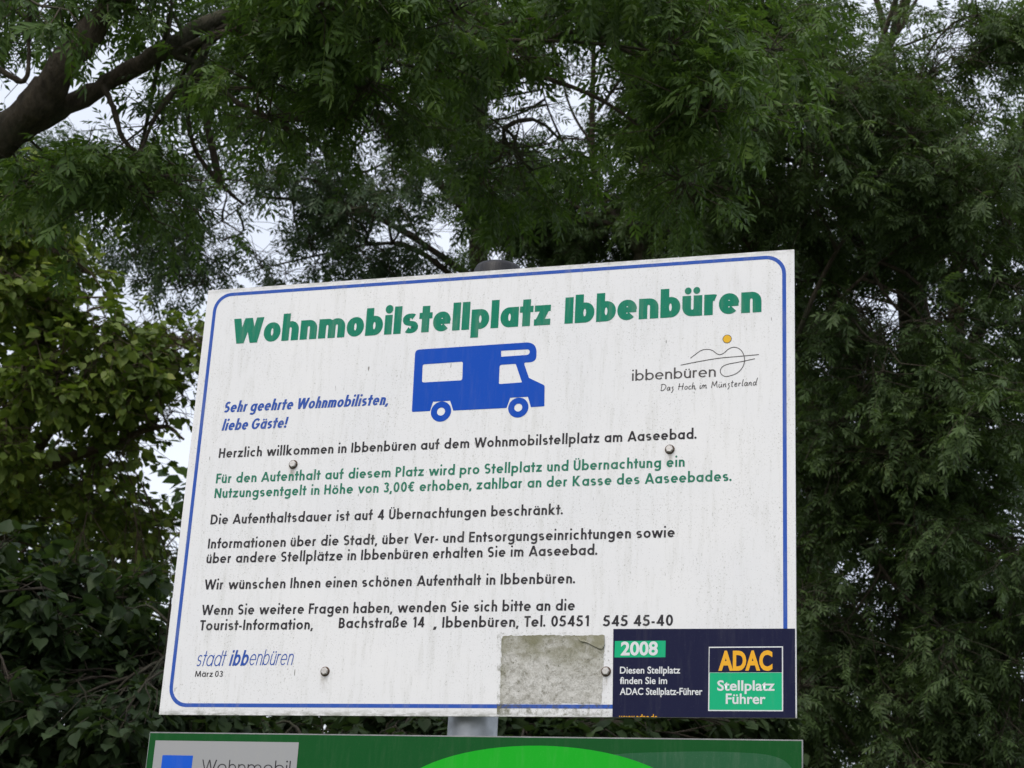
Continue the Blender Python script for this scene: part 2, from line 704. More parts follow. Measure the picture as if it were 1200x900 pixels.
def ground():
    n = 60
    t = np.sign(np.linspace(-1, 1, n)) * np.abs(np.linspace(-1, 1, n)) ** 3
    X_, Y_ = np.meshgrid(t * 900, t * 900)
    rad = np.hypot(X_, Y_)
    Z_ = 0.05 * np.sin(X_ * 0.31) * np.cos(Y_ * 0.27) * np.clip((rad - 4) / 8, 0, 1)
    V = np.stack([X_.ravel(), Y_.ravel(), Z_.ravel()], 1)
    i, j = np.meshgrid(np.arange(n - 1), np.arange(n - 1))
    q = (j * n + i).ravel()
    o = obj('ground', mesh_np('ground', V, np.stack([q, q + 1, q + n + 1, q + n], 1), m_ground(), smooth=True))
    tag(o, kind='structure', label='grass and bare earth under the trees')


ground()


# ------------------------------------------------------------------ materials of the boards
def m_white():
    m = N('weathered_white_panel')
    v = m.coords()
    vs = m.coords((14, 14, 1.6))
    sep = m.n('ShaderNodeSeparateXYZ')
    m.l(m.coords(), sep.inputs[0])
    z = sep.outputs[2]
    big = m.noise(v, 3.2, 5)
    runs = m.noise(vs, 6, 5, 0.7)
    fine = m.noise(v, 260, 3, 0.75)
    dots = m.noise(v, 520, 2, 0.6)
    c = m.mix(m.ramp(big, [(0.3, 0.0), (0.75, 1.0)]), (0.855, 0.855, 0.85), (0.785, 0.795, 0.81))
    c = m.mix(m.math('MULTIPLY', m.ramp(runs, [(0.50, 0.0), (0.80, 0.6)]), 0.6), c, (0.50, 0.50, 0.45))
    # specks of algae, thick in some patches and along old runs
    area = m.ramp(m.noise(v, 7, 4, 0.65), [(0.42, 0.0), (0.62, 1.0)])
    area = m.math('ADD', m.math('MULTIPLY', area, 0.8), m.math('MULTIPLY', m.ramp(runs, [(0.48, 0.0), (0.66, 1.0)]), 0.8), True)
    sp = m.ramp(fine, [(0.57, 0.0), (0.66, 1.0)])
    c = m.mix(m.math('MULTIPLY', m.math('MULTIPLY', sp, area), 0.55), c, (0.26, 0.26, 0.21))
    sp2 = m.ramp(dots, [(0.69, 0.0), (0.74, 1.0)])
    c = m.mix(m.math('MULTIPLY', sp2, 0.75), c, (0.12, 0.11, 0.09))
    # grime along the lower and upper edges
    e0 = m.math('SUBTRACT', 1.0, m.math('DIVIDE', z, 0.014), True)
    e1 = m.math('DIVIDE', m.math('SUBTRACT', z, BH - 0.012), 0.012, True)
    g = m.math('MULTIPLY', m.math('ADD', e0, m.math('MULTIPLY', e1, 0.6)), m.ramp(m.noise(m.coords((1, 1, 3)), 38, 5, 0.7), [(0.38, 0.0), (0.6, 1.0)]))
    c = m.mix(m.math('MULTIPLY', g, 0.8), c, (0.20, 0.21, 0.16))
    # dirt below the bolt heads
    for bx, by in ((344.5, 545), (785.3, 527.3), (381.8, 787.3), (710.7, 787.4)):
        u, vv = uv(bx, by)
        dx = m.math('ABSOLUTE', m.math('SUBTRACT', sep.outputs[0], u - BW / 2 - 0.001))
        side = m.math('SUBTRACT', 1.0, m.math('DIVIDE', dx, 0.010), True)
        below = m.math('SUBTRACT', 1.0, m.math('DIVIDE', m.math('ABSOLUTE', m.math('SUBTRACT', z, vv - 0.016)), 0.026), True)
        st_ = m.math('MULTIPLY', m.math('MULTIPLY', side, below), m.ramp(m.noise(m.coords((1, 1, .25)), 120, 4, 0.7), [(0.40, 0.1), (0.62, 1.0)]))
        c = m.mix(m.math('MULTIPLY', st_, 0.9, True), c, (0.24, 0.20, 0.14))
    # a few dark scratches
    sc = m.noise(m.coords((60, 60, 14)), 2.1, 2, 0.4)
    c = m.mix(m.ramp(sc, [(0.785, 0.0), (0.81, 0.8)]), c, (0.11, 0.10, 0.08))
    m.l(c, m.b.inputs['Base Color'])
    m.b.inputs['Roughness'].default_value = 0.42
    m.b.inputs['Specular IOR Level'].default_value = 0.35
    return m.m


def m_metal(name, col, rough, bump=0.0):
    m = N(name)
    v = m.coords()
    n1 = m.noise(v, 30, 5, 0.7)
    n2 = m.noise(v, 6, 4, 0.6)
    dark = tuple(c * 0.6 for c in col)
    c = m.mix(m.ramp(n1, [(0.35, 0.0), (0.7, 0.6)]), col, dark)
    c = m.mix(m.ramp(n2, [(0.4, 0.0), (0.75, 0.5)]), c, tuple(min(1, x * 1.25) for x in col))
    m.l(c, m.b.inputs['Base Color'])
    m.b.inputs['Metallic'].default_value = 0.85
    m.l(m.ramp(n1, [(0.3, rough), (0.8, rough + 0.2)]), m.b.inputs['Roughness'])
    if bump:
        m.bump(n1, bump, 0.001)
    return m.m


M_WHITE = m_white()
M_ZINC = m_metal('galvanised_steel', (0.42, 0.44, 0.46), 0.42)
M_BOLT = m_metal('weathered_bolt_steel', (0.55, 0.53, 0.50), 0.35, 0.4)
M_PLAS = ink('dark_plastic_cap', (0.014, 0.014, 0.017), 0.5, 0.2, 0.3)
M_RUST = ink('rusty_washer', (0.10, 0.065, 0.045), 0.8, 0.3, 0.2)
M_BORD = ink('blue_border_foil', srgb(46, 88, 178), 0.45, 0.5)
M_CAMP = ink('blue_pictogram_foil', srgb(4, 76, 184), 0.45, 0.10)
M_GRN = ink('green_heading_foil', srgb(5, 126, 98), 0.45, 0.35)
M_GRT = ink('green_text_foil', srgb(38, 122, 96), 0.45, 0.4)
M_BLT = ink('blue_text_foil', srgb(48, 86, 172), 0.45, 0.4)
M_BLK = ink('black_text_foil', srgb(50, 48, 52), 0.45, 0.35)
M_THIN = ink('dark_thin_foil', srgb(84, 80, 80), 0.5, 0.3)
M_YEL = ink('yellow_foil', srgb(236, 186, 50), 0.45, 0.2)
M_NAVY = ink('navy_sticker_foil', srgb(22, 25, 58), 0.35, 0.08, 0.12)
M_SGRN = ink('green_sticker_ink', srgb(22, 178, 124), 0.3, 0.1, 0.12)
M_SWHT = ink('white_sticker_ink', (0.74, 0.76, 0.77), 0.3, 0.1, 0.12)
M_SYEL = ink('amber_sticker_ink', srgb(242, 178, 46), 0.3, 0.1, 0.12)
M_LGRN = ink('dark_green_sign_foil', srgb(4, 80, 28), 0.25, 0.06, 0.14)
M_LBRT = ink('bright_green_sign_foil', srgb(20, 172, 32), 0.3, 0.1, 0.12)
M_LGRY = ink('grey_sign_foil', (0.36, 0.365, 0.37), 0.35, 0.3)
M_LBLU = ink('blue_sign_foil', srgb(22, 90, 205), 0.35, 0.1)
M_EDGE = m_metal('cut_aluminium_edge', (0.30, 0.31, 0.31), 0.55)


def m_patch():
    m = N('grimy_old_adhesive')
    v = m.coords()
    sep = m.n('ShaderNodeSeparateXYZ')
    m.l(v, sep.inputs[0])
    u = sep.outputs[0]
    z = sep.outputs[2]
    a = m.noise(m.coords((1, 1, 1.5)), 55, 8, 0.78)
    wv = m.noise(m.coords((1, 1, 1)), 16, 3, 0.6)
    crk = m.n('ShaderNodeTexNoise', Scale=42.0, Detail=5.0, Roughness=0.6, Distortion=2.2)
    m.l(v, crk.inputs['Vector'])
    spk = m.noise(v, 240, 4, 0.8)
    c = m.mix(m.ramp(a, [(0.40, 0.0), (0.60, 1.0)]), (0.36, 0.35, 0.31), (0.62, 0.61, 0.57))
    c = m.mix(m.ramp(crk.outputs[0], [(0.47, 0.0), (0.50, 0.85), (0.53, 0.0)]), c, (0.70, 0.70, 0.67))
    c = m.mix(m.math('MULTIPLY', m.ramp(spk, [(0.53, 0.0), (0.64, 1.0)]), 0.5), c, (0.15, 0.145, 0.11))
    u0, v0 = uv(589, 745)
    u1, v1 = uv(707, 826)
    # green growth along the top and the left margin
    top = m.math('DIVIDE', m.math('SUBTRACT', z, v0 - 0.085), 0.07, True)
    lef = m.math('SUBTRACT', 1.0, m.math('DIVIDE', m.math('SUBTRACT', u, u0 - BW / 2 - 0.004), 0.022), True)
    g = m.math('MULTIPLY', m.math('ADD', top, lef, True), m.ramp(wv, [(0.36, 0.0), (0.56, 1.0)]))
    c = m.mix(m.math('MULTIPLY', g, 0.8), c, (0.17, 0.165, 0.08))
    m.l(c, m.b.inputs['Base Color'])
    m.b.inputs['Roughness'].default_value = 0.9
    m.bump(a, 0.5, 0.001)
    return m.m


def m_stain():
    m = N('algae_stain')
    v = m.coords()
    a = m.noise(m.coords((1, 1, 1)), 90, 6, 0.8)
    sep = m.n('ShaderNodeSeparateXYZ')
    m.l(v, sep.inputs[0])
    u0, _ = uv(587, 832)
    _, v1 = uv(645, 824.5)
    left = m.math('SUBTRACT', 1.0, m.math('DIVIDE', m.math('SUBTRACT', sep.outputs[0], u0 - BW / 2 - 0.004), 0.020), True)
    low = m.math('SUBTRACT', 1.0, m.math('DIVIDE', m.math('SUBTRACT', sep.outputs[2], v1 - 0.003), 0.006), True)
    corner = m.math('MULTIPLY', left, low)
    thr = m.math('ADD', a, m.math('ADD', m.math('MULTIPLY', left, 0.05), m.math('ADD', m.math('MULTIPLY', low, 0.07), m.math('MULTIPLY', corner, 0.12))))
    al = m.ramp(thr, [(0.55, 0.0), (0.74, 0.7)])
    m.b.inputs['Base Color'].default_value = (0.17, 0.165, 0.09, 1)
    m.b.inputs['Roughness'].default_value = 0.9
    m.l(al, m.b.inputs['Alpha'])
    return m.m


# ------------------------------------------------------------------ information board
Y0 = -0.0035                       # front face of the panel (panel is 3.5 mm thick, its back at y = 0)
ib = empty('information_board', (0, 0, ZB))
tag(ib, 'large white motorhome parking board with green heading, bolted upright to the grey post', 'sign board')


def bp(name, me):
    return obj(name, me, ib)


bp('panel', box_me('panel', -BW / 2, BW / 2, Y0, 0, 0, BH, M_WHITE, 0.0004))


def rrect(x0, x1, z0, z1, r, n=8):
    out = []
    for cx, cz, a in ((x1 - r, z1 - r, 0), (x0 + r, z1 - r, 90), (x0 + r, z0 + r, 180), (x1 - r, z0 + r, 270)):
        out += arc(cx, cz, r, r, a, a + 90, n)
    return out


ix0 = uv(201.5, 807)[0]
iz0 = uv(300, 827)[1]
ix1 = uv(919.5, 400)[0]
iz1 = uv(845, 306.3)[1]
lw = 0.0074
o_ = rrect(ix0 - lw / 2, ix1 + lw / 2, iz0 - lw / 2, iz1 + lw / 2, 0.040)
i_ = rrect(ix0 + lw / 2, ix1 - lw / 2, iz0 + lw / 2, iz1 - lw / 2, 0.033)
n_ = len(o_)
V_ = [(u - BW / 2, Y0 - 0.0003, v) for u, v in o_ + i_]
bp('border_line', pydata('border_line', V_, [(k, (k + 1) % n_, (k + 1) % n_ + n_, k + n_) for k in range(n_)][::1], M_BORD))

YT = Y0 - 0.0004
lettering('heading', 'Wohnmobilstellplatz', (272.0, 403.8), (645.8, 381.3), 0.0565, M_GRN, ib, YT, w=0.328, hc=0.72, X=0.765, gap=0.075, bf=1.0)
lettering('heading', 'Ibbenbüren', (662, 380.5), (893.3, 366.2), 0.0565, M_GRN, ib, YT, w=0.328, hc=0.72, X=0.765, gap=0.075, bf=1.0)
it = dict(w=0.21, hc=0.8, X=0.70, gap=0.10, space=0.34, slant=0.20, bf=0.85)
lettering('greeting_line', 'Sehr geehrte Wohnmobilisten,', (262.5, 484), (455.5, 475.2), 0.0236, M_BLT, ib, YT, **it)
lettering('greeting_line', 'liebe Gäste!', (260.5, 505.5), (336, 501.8), 0.0236, M_BLT, ib, YT, **it)
bd = dict(w=0.188, hc=0.9, X=0.68, gap=0.15, space=0.50)
CAPB = 0.0207
for t_, a_, b_, m_ in (
        ('Herzlich willkommen in Ibbenbüren auf dem Wohnmobilstellplatz am Aaseebad.', (257, 537.5), (817, 514.6), M_BLK),
        ('Für den Aufenthalt auf diesem Platz wird pro Stellplatz und Übernachtung ein', (253.8, 566.8), (803, 547.7), M_GRT),
        ('Nutzungsentgelt in Höhe von 3,00€ erhoben, zahlbar an der Kasse des Aaseebades.', (252, 584), (858, 564.6), M_GRT),
        ('Die Aufenthaltsdauer ist auf 4 Übernachtungen beschränkt.', (247.3, 615.3), (660.5, 603.3), M_BLK),
        ('Informationen über die Stadt, über Ver- und Entsorgungseinrichtungen sowie', (244.3, 643), (791.3, 630.6), M_BLK),
        ('über andere Stellplätze in Ibbenbüren erhalten Sie im Aaseebad.', (242.5, 660.5), (700.8, 651), M_BLK),
        ('Wir wünschen Ihnen einen schönen Aufenthalt in Ibbenbüren.', (240, 691.6), (674.8, 684), M_BLK),
        ('Wenn Sie weitere Fragen haben, wenden Sie sich bitte an die', (236.7, 721.5), (674.3, 715.6), M_BLK),
        ('Tourist-Information,', (234.6, 739.6), (367.5, 737.5), M_BLK),
        ('Bachstraße 14', (397.5, 736.6), (498, 735.6), M_BLK),
        ('Ibbenbüren, Tel. 05451', (518.8, 736), (690.7, 734.3), M_BLK),
        ('545 45-40', (707.3, 734.2), (789.3, 734), M_BLK)):
    lettering('text_line', t_, a_, b_, CAPB, m_, ib, YT, **bd)
lettering('text_line', ',', (508.5, 736.3), (512.5, 736.3), CAPB, M_BLK, ib, YT, **bd)
cz = dict(hc=0.9, X=0.72, gap=0.12, slant=0.24, bf=0.8, asc=1.0)
lettering('town_name', 'stadt', (230.3, 781.3), (263.5, 780.8), 0.0310, M_BLT, ib, YT, w=0.075, **cz)
lettering('town_name', 'ibb', (269, 780.7), (290.5, 780.4), 0.0310, M_BLT, ib, YT, w=0.165, **cz)
lettering('town_name', 'enbüren', (292, 780.4), (343, 779.4), 0.0310, M_BLT, ib, YT, w=0.075, **cz)
lettering('date_line', 'März 03', (229.3, 793.6), (262, 793.4), 0.0118, M_BLK, ib, YT, w=0.15, hc=0.9, X=0.68, gap=0.15, space=0.36)


# camper pictogram, traced in sixths of a pixel from (460, 380)
def q6(x, y):
    return uv(460 + x / 6, 380 + y / 6)


body = [(140, 621), (164, 184), (1018, 128), (1014, 270), (926, 274), (963, 382), (1073, 434), (1071, 581),
        (976, 587), (956, 514), (831, 521), (805, 593), (431, 611), (409, 542), (289, 549), (268, 614)]
rad = [0.003, 0.009, 0.021, 0.018, 0.003, 0.003, 0.006, 0.001, 0, 0, 0, 0, 0, 0, 0, 0]
holes = [round_poly([q6(*p) for p in [(216, 287), (499, 267), (494, 398), (211, 414)]], 0.004),
         round_poly([q6(*p) for p in [(767, 191), (970, 180), (966, 219), (768, 233)]], [0, 0.006, 0.006, 0]),
         round_poly([q6(*p) for p in [(757, 290), (870, 283), (914, 413), (751, 425)]], [0.004, 0.002, 0.001, 0.003])]
camper = flat('camper_pictogram', round_poly([q6(*p) for p in body], rad, 8), M_CAMP, ib, YT, holes)
for cx, cy in ((345, 618), (888, 590)):
    c0 = q6(cx, cy)
    ro = abs(q6(cx + 71, cy)[0] - c0[0])
    flat('wheel_pictogram', arc(*c0, ro, ro, 0, 350, 35), M_CAMP, camper, YT - 0.0001, [arc(*c0, ro * 0.4, ro * 0.4, 0, 345, 23)])

# town logo
logo = empty('town_logo', (0, 0, 0))
logo.parent = ib


def q7(x, y):
    return uv(720 + x / 6, 380 + y / 6)


lettering('logo_lettering', 'ibbenbüren', (741, 447.2), (839.5, 442), 0.0225, M_THIN, logo, YT, w=0.135, hc=0.8, X=0.68, gap=0.13, asc=1.02)


def smooth_path(pts, n=6):
    P_ = [Vector(p) for p in pts]
    P_ = [P_[0] * 2 - P_[1]] + P_ + [P_[-1] * 2 - P_[-2]]
    out = []
    for i in range(1, len(P_) - 2):
        a, b, c, d = P_[i - 1:i + 3]
        for k in range(n):
            t = k / n
            out.append(tuple(0.5 * ((2 * b) + (c - a) * t + (2 * a - 5 * b + 4 * c - d) * t * t + (3 * b - a - 3 * c + d) * t ** 3)))
    out.append(tuple(P_[-2]))
    return out


def pen(name, paths, mat, parent, y, wd, n=6):
    parts = []
    for j, pts in enumerate(paths):
        V, Fc = stroke_mesh(smooth_path(pts, n), False, wd, 1.0, 1.0)
        parts.append((V, Fc, j % 6))
    return strokes(name, parts, 0, 0, 1, 1, mat, parent, y)


hill = [(537, 243), (570, 218), (610, 190), (650, 181), (690, 188), (720, 210), (745, 218), (775, 205), (803, 180), (840, 166), (878, 176),
        (903, 202), (915, 235), (916, 270), (903, 308), (868, 345), (820, 366), (780, 371), (752, 352), (748, 325), (766, 300), (805, 284), (860, 274), (920, 262), (990, 247)]
pen('hill_line', [[q7(*p) for p in hill], [q7(*p) for p in [(468, 292), (600, 266), (740, 243), (860, 232), (1018, 218)]]], M_THIN, logo, YT, 0.0015)
c0 = q7(795, 108)
flat('sun_disc', arc(*c0, 0.0082, 0.0082, 0, 350, 35), M_YEL, logo, YT)
flat('sun_ring', arc(*c0, 0.0088, 0.0088, 0, 350, 35), M_THIN, logo, YT - 0.0001, [arc(*c0, 0.0077, 0.0077, 0, 350, 35)])
# handwriting, each letter a few pen strokes in a unit box (x-height 0.5, capitals 1)
HW = {
    'D': (0.72, [[(.18, .98), (.1, .5), (.04, .0)], [(.0, .9), (.35, 1.0), (.68, .75), (.6, .35), (.3, .06), (.0, .02)]]),
    'a': (0.46, [[(.38, .46), (.18, .5), (.02, .22), (.12, .0), (.28, .14), (.4, .46), (.36, .06), (.46, .04)]]),
    'ſ': (0.36, [[(.3, .5), (.14, .46), (.12, .32), (.24, .12), (.12, -.28), (.0, -.34)]]),
    'H': (0.72, [[(.18, .98), (.04, .0)], [(.66, .98), (.52, .0)], [(.0, .5), (.7, .52)]]),
    'o': (0.42, [[(.22, .5), (.04, .3), (.08, .04), (.28, .06), (.38, .34), (.24, .5)]]),
    'c': (0.34, [[(.34, .46), (.14, .46), (.02, .2), (.12, .0), (.34, .08)]]),
    'h': (0.44, [[(.16, 1.0), (.06, .4), (.02, .0), (.14, .4), (.3, .5), (.34, .3), (.3, .02), (.44, .04)]]),
    'i': (0.2, [[(.1, .5), (.04, .12), (.1, .0), (.2, .1)], [(.15, .74), (.16, .80)]]),
    'm': (0.68, [[(.06, .5), (.0, .0)], [(.02, .2), (.2, .5), (.28, .4), (.24, .02)], [(.26, .2), (.46, .5), (.54, .4), (.52, .04), (.66, .06)]]),
    'M': (0.84, [[(.0, .0), (.16, .95)], [(.16, .95), (.36, .25)], [(.36, .25), (.7, 1.0)], [(.7, 1.0), (.68, .5), (.74, .0)]]),
    'ü': (0.46, [[(.06, .5), (.02, .12), (.12, .0), (.3, .16), (.38, .5)], [(.38, .5), (.36, .1), (.46, .02)], [(.14, .72), (.15, .78)], [(.32, .74), (.33, .8)]]),
    'n': (0.46, [[(.08, .5), (.02, .0)], [(.04, .2), (.24, .5), (.34, .4), (.3, .08), (.42, .02)]]),
    't': (0.34, [[(.2, .9), (.1, .3), (.12, .02), (.24, .04)], [(.0, .6), (.34, .64)]]),
    'e': (0.4, [[(.04, .26), (.26, .3), (.32, .44), (.18, .5), (.04, .28), (.1, .02), (.36, .1)]]),
    'r': (0.34, [[(.08, .5), (.04, .0)], [(.05, .24), (.18, .46), (.34, .44)]]),
    'l': (0.22, [[(.2, 1.0), (.08, .4), (.06, .04), (.2, .06)]]),
    'd': (0.54, [[(.36, .44), (.16, .48), (.02, .2), (.12, .0), (.3, .14), (.42, .5), (.58, 1.1)], [(.42, .5), (.38, .1), (.5, .02)]]),
    ' ': (0.36, [])}
u0_, v0_ = q7(328, 473)
u1_, v1_ = q7(1012, 432)
txt = 'Daſ Hoch im Münſterland'
tot = sum(HW[c][0] + 0.1 for c in txt)
sx_ = (u1_ - u0_) / tot
hx_ = 0.0135
paths, x_ = [], 0
for c in txt:
    for st in HW[c][1]:
        paths.append([(u0_ + (x_ + p[0]) * sx_, v0_ + (v1_ - v0_) * (x_ / tot) + p[1] * hx_) for p in st])
    x_ += HW[c][0] + 0.1
pen('handwritten_slogan', paths, M_THIN, logo, YT, 0.00135, 4)

# bolts
for bx, by in ((344.5, 545), (785.3, 527.3), (381.8, 787.3), (710.7, 787.4)):
    u, v = uv(bx, by)
    b = obj('bolt', lathe('bolt', [(0.0005, 0.0062), (0.0060, 0.0062), (0.0073, 0.0054), (0.0077, 0.0040), (0.0076, 0.0014)], 6, M_BOLT, False), ib)
    wsh = obj('washer', lathe('washer', [(0.0005, 0.0016), (0.0092, 0.0015), (0.0096, 0.0)], 20, M_RUST), b)
    b.location = (u - BW / 2, Y0, v)
    b.rotation_euler = (R(90), R(13 * bx % 60), 0)

# old adhesive patch, its stained margin and a lifted flap at its corner
def ragged(pts, step, amp, r):
    out = []
    for p, q in zip(pts, pts[1:] + pts[:1]):
        n = max(1, int(math.hypot(q[0] - p[0], q[1] - p[1]) / step))
        for k in range(n):
            t = k / n
            out.append((p[0] + (q[0] - p[0]) * t + r.normal(0, amp), p[1] + (q[1] - p[1]) * t + r.normal(0, amp)))
    return out


pt = [uv(*p) for p in [(589, 745.3), (600, 745.8), (640, 744.6), (676, 745.2), (709, 744.3), (708.3, 770), (706.6, 800), (706, 812), (705.2, 825.0),
                       (660, 824.4), (630, 824.8), (586.3, 824.6), (587.2, 790)]]
flat('adhesive_patch', ragged(pt, 0.004, 0.0006, np.random.default_rng(3))[::-1], m_patch(), ib, Y0 - 0.0006)
flat('algae_stain', [uv(*p) for p in [(583, 837.6), (715, 839.0), (715, 741), (583, 742)]], m_stain(), ib, Y0 - 0.0008)
fl = [uv(*p) for p in [(676, 745.4), (709, 745), (709.2, 757), (706, 761.5), (703, 760.6), (697, 758), (690, 754), (681, 752)]]
N_ = len(fl)
cx_ = np.mean([p[0] for p in fl]); cz_ = np.mean([p[1] for p in fl])
Vf = [(p[0] - BW / 2, Y0 - (0.0009 if k < 2 else 0.0032), p[1]) for k, p in enumerate(fl)]
Vf += [(p[0] - BW / 2, Y0 - 0.0007, p[1]) for p in fl]
obj('lifted_flap', pydata('lifted_flap', Vf, [tuple(range(N_))[::-1]] + [(k, (k + 1) % N_, (k + 1) % N_ + N_, k + N_) for k in range(N_)], m_patch()), ib)

# sticker
YS = Y0 - 0.0009
st = flat('sticker', [uv(718.3, 841.0)[:1] + (0.0004,), (BW - 0.0022, 0.0004), (BW - 0.0022, uv(932, 737.2)[1]), (uv(719.4, 737.6)[0], uv(719.4, 737.6)[1])], M_NAVY, ib, YS)


def q3(x, y):
    return uv(550 + x / 3, 720 + y / 3)


def p3(x, y):
    return (550 + x / 3, 720 + y / 3)


def quad(name, x0, y0, x1, y1, mat, par, y):
    a, b = q3(x0, y1), q3(x1, y0)
    return flat(name, [(a[0], a[1]), (b[0], a[1]), (b[0], b[1]), (a[0], b[1])], mat, par, y)


quad('year_box', 512, 94, 692, 153, M_SGRN, st, YS - 0.0001)
typeset('year_lettering', '2008', p3(534, 144), p3(664, 144), 0.0252, M_SWHT, st, YS - 0.0003, bold=0.03)
for t_, a_, b_ in (('Diesen Stellplatz', p3(531, 208), p3(743, 210)), ('finden Sie im', p3(531, 245), p3(697, 246.5)), ('ADAC Stellplatz-Führer', p3(531, 283), p3(821, 285))):
    typeset('sticker_text', t_, a_, b_, 0.0130, M_SWHT, st, YS - 0.0002, bold=0.018)
typeset('web_address', 'www.adac.de', p3(528, 370), p3(663, 372), 0.0100, M_SYEL, st, YS - 0.0002, bold=0.015, clip=0.0006)
em = quad('emblem', 841, 114, 1104, 341, M_SWHT, st, YS - 0.0001)
quad('emblem_field', 845, 118, 1100, 206, M_NAVY, em, YS - 0.0002)
quad('emblem_field', 845, 206.5, 1100, 337, M_SGRN, em, YS - 0.0002)
typeset('emblem_lettering', 'ADAC', p3(877, 195), p3(1067, 197), 0.0348, M_SYEL, em, YS - 0.0004, bold=0.04)
typeset('emblem_lettering', 'Stellplatz', p3(873, 267), p3(1075, 271), 0.0188, M_SWHT, em, YS - 0.0004, bold=0.02)
typeset('emblem_lettering', 'Führer', p3(903, 314), p3(1043, 317), 0.0188, M_SWHT, em, YS - 0.0004, bold=0.02)

# mounting rails on the back of the board
for bz in (uv(345, 540)[1], uv(545, 787)[1]):
    obj('mounting_rail', box_me('mounting_rail', -0.40, 0.47, 0.0015, 0.026, bz - 0.018, bz + 0.018, M_ZINC, 0.002), ib)

# ------------------------------------------------------------------ post
cpx = at(554, 850, 3.3)
PX = None
# where the post's axis runs: 9 cm behind the board, under the pixel where it shows between the boards
tt = (0.080 - CAM[1]) / ray(554, 850)[1]
PXp = CAM + ray(554, 850) * tt
PX = PXp[0]
PR = 0.048
post = empty('sign_post', (PX, 0.080, 0))
tag(post, 'round galvanised steel post with dark plastic cap behind the white board', 'post')
obj('pole', lathe('pole', [(PR, -0.3), (PR, ZB + BH + 0.02)], 32, M_ZINC), post)
# cap: its top shows at y = 304
zt = (CAM + ray(579, 312) * ((0.080 - CAM[1]) / ray(579, 312)[1]))[2]
rc = 0.0505
obj('cap', lathe('cap', [(rc, zt - 0.045), (rc + 0.001, zt - 0.015), (rc * 0.93, zt - 0.006), (rc * 0.7, zt - 0.001), (rc * 0.3, zt + 0.002), (0.0005, zt + 0.003)], 32, M_PLAS), post)
for bz in (uv(345, 540)[1], uv(545, 787)[1], -0.30):
    cl = obj('clamp', lathe('clamp', [(PR + 0.0005, -0.016), (PR + 0.004, -0.016), (PR + 0.004, 0.016), (PR + 0.0005, 0.016)], 32, M_ZINC), post, (0, 0, ZB + bz))
obj('foundation', lathe('foundation', [(0.2, -0.3), (0.2, 0.03), (0.17, 0.05), (0.06, 0.055)], 24, ink('concrete', (0.3, 0.29, 0.27), 0.95, 0.4)), post)

# ------------------------------------------------------------------ lower green board
A_ = np.array(uv(176.6, 858.0)); B_ = np.array(uv(941.2, 867.3))
LW = np.linalg.norm(B_ - A_)
ang = math.atan2(B_[1] - A_[1], B_[0] - A_[0])
gb = empty('direction_board', (A_[0] - BW / 2, 0, ZB + A_[1]))
gb.rotation_euler = (0, -ang, 0)
tag(gb, 'glossy dark green board with a grey motorhome field, below the white board', 'sign board')
LH = 0.62
obj('panel', box_me('panel', 0, LW, Y0, 0, -LH, 0, M_EDGE, 0.0003), gb)


def gflat(name, pts, mat, par, y, holes=()):
    return flat(name, [(p[0] + BW / 2, p[1]) for p in pts], mat, par, y, [[(p[0] + BW / 2, p[1]) for p in h] for h in holes])


def g_(px, py):
    u, v = uv(px, py)
    d = np.array([u, v]) - A_
    ca, sa = math.cos(-ang), math.sin(-ang)
    return (d[0] * ca - d[1] * sa, d[0] * sa + d[1] * ca)


ge = 0.0022
gflat('green_field', [(ge * .6, -LH + ge), (LW - ge, -LH + ge), (LW - ge, -ge), (ge * .6, -ge)], M_LGRN, gb, Y0 - 0.0002)
ga = g_(183.4, 868.0); gc = g_(351.4, 867.5)
gf = gflat('grey_field', [(ga[0], -LH + 0.02), (gc[0], -LH + 0.02), (gc[0], ga[1]), (ga[0], ga[1])], M_LGRY, gb, Y0 - 0.0004)
ba = g_(191.6, 885.2); bb = g_(227.4, 884.7)
gflat('blue_square', [(ba[0], ba[1] - (bb[0] - ba[0])), (bb[0], ba[1] - (bb[0] - ba[0])), (bb[0], ba[1]), (ba[0], ba[1])], M_LBLU, gf, Y0 - 0.0006)
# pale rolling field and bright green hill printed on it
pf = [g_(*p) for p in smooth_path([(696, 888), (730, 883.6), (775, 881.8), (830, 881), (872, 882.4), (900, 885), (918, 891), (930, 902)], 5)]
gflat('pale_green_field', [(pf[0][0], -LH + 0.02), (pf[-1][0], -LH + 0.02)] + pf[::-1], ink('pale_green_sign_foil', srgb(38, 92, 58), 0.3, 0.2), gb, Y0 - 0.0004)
c0 = g_(630, 947.5)
gflat('bright_green_hill', arc(c0[0], c0[1], 172 / 598, 63 / 562, 0, 355, 71), M_LBRT, gb, Y0 - 0.0006)
# lettering on the grey field
parts_, wt_ = layout('Wohnmobil', w=0.085, hc=0.9, X=0.70, gap=0.15, asc=1.02)
la = g_(236.6, 905.5); lb = g_(341, 905.0)
o = strokes('lettering', parts_, la[0] + BW / 2, la[1], (lb[0] - la[0]) / wt_, 0.0245, M_BLK, gf, Y0 - 0.0006)
for px_, py_ in ((0.12, -0.5), (LW - 0.12, -0.5)):
    b = obj('bolt', lathe('bolt', [(0.0005, 0.0062), (0.0060, 0.0062), (0.0073, 0.0054), (0.0077, 0.0040), (0.0076, 0.0)], 6, M_BOLT, False), gb)
    b.location = (px_, Y0 - 0.0003, py_)
    b.rotation_euler = (R(90), 0, 0)


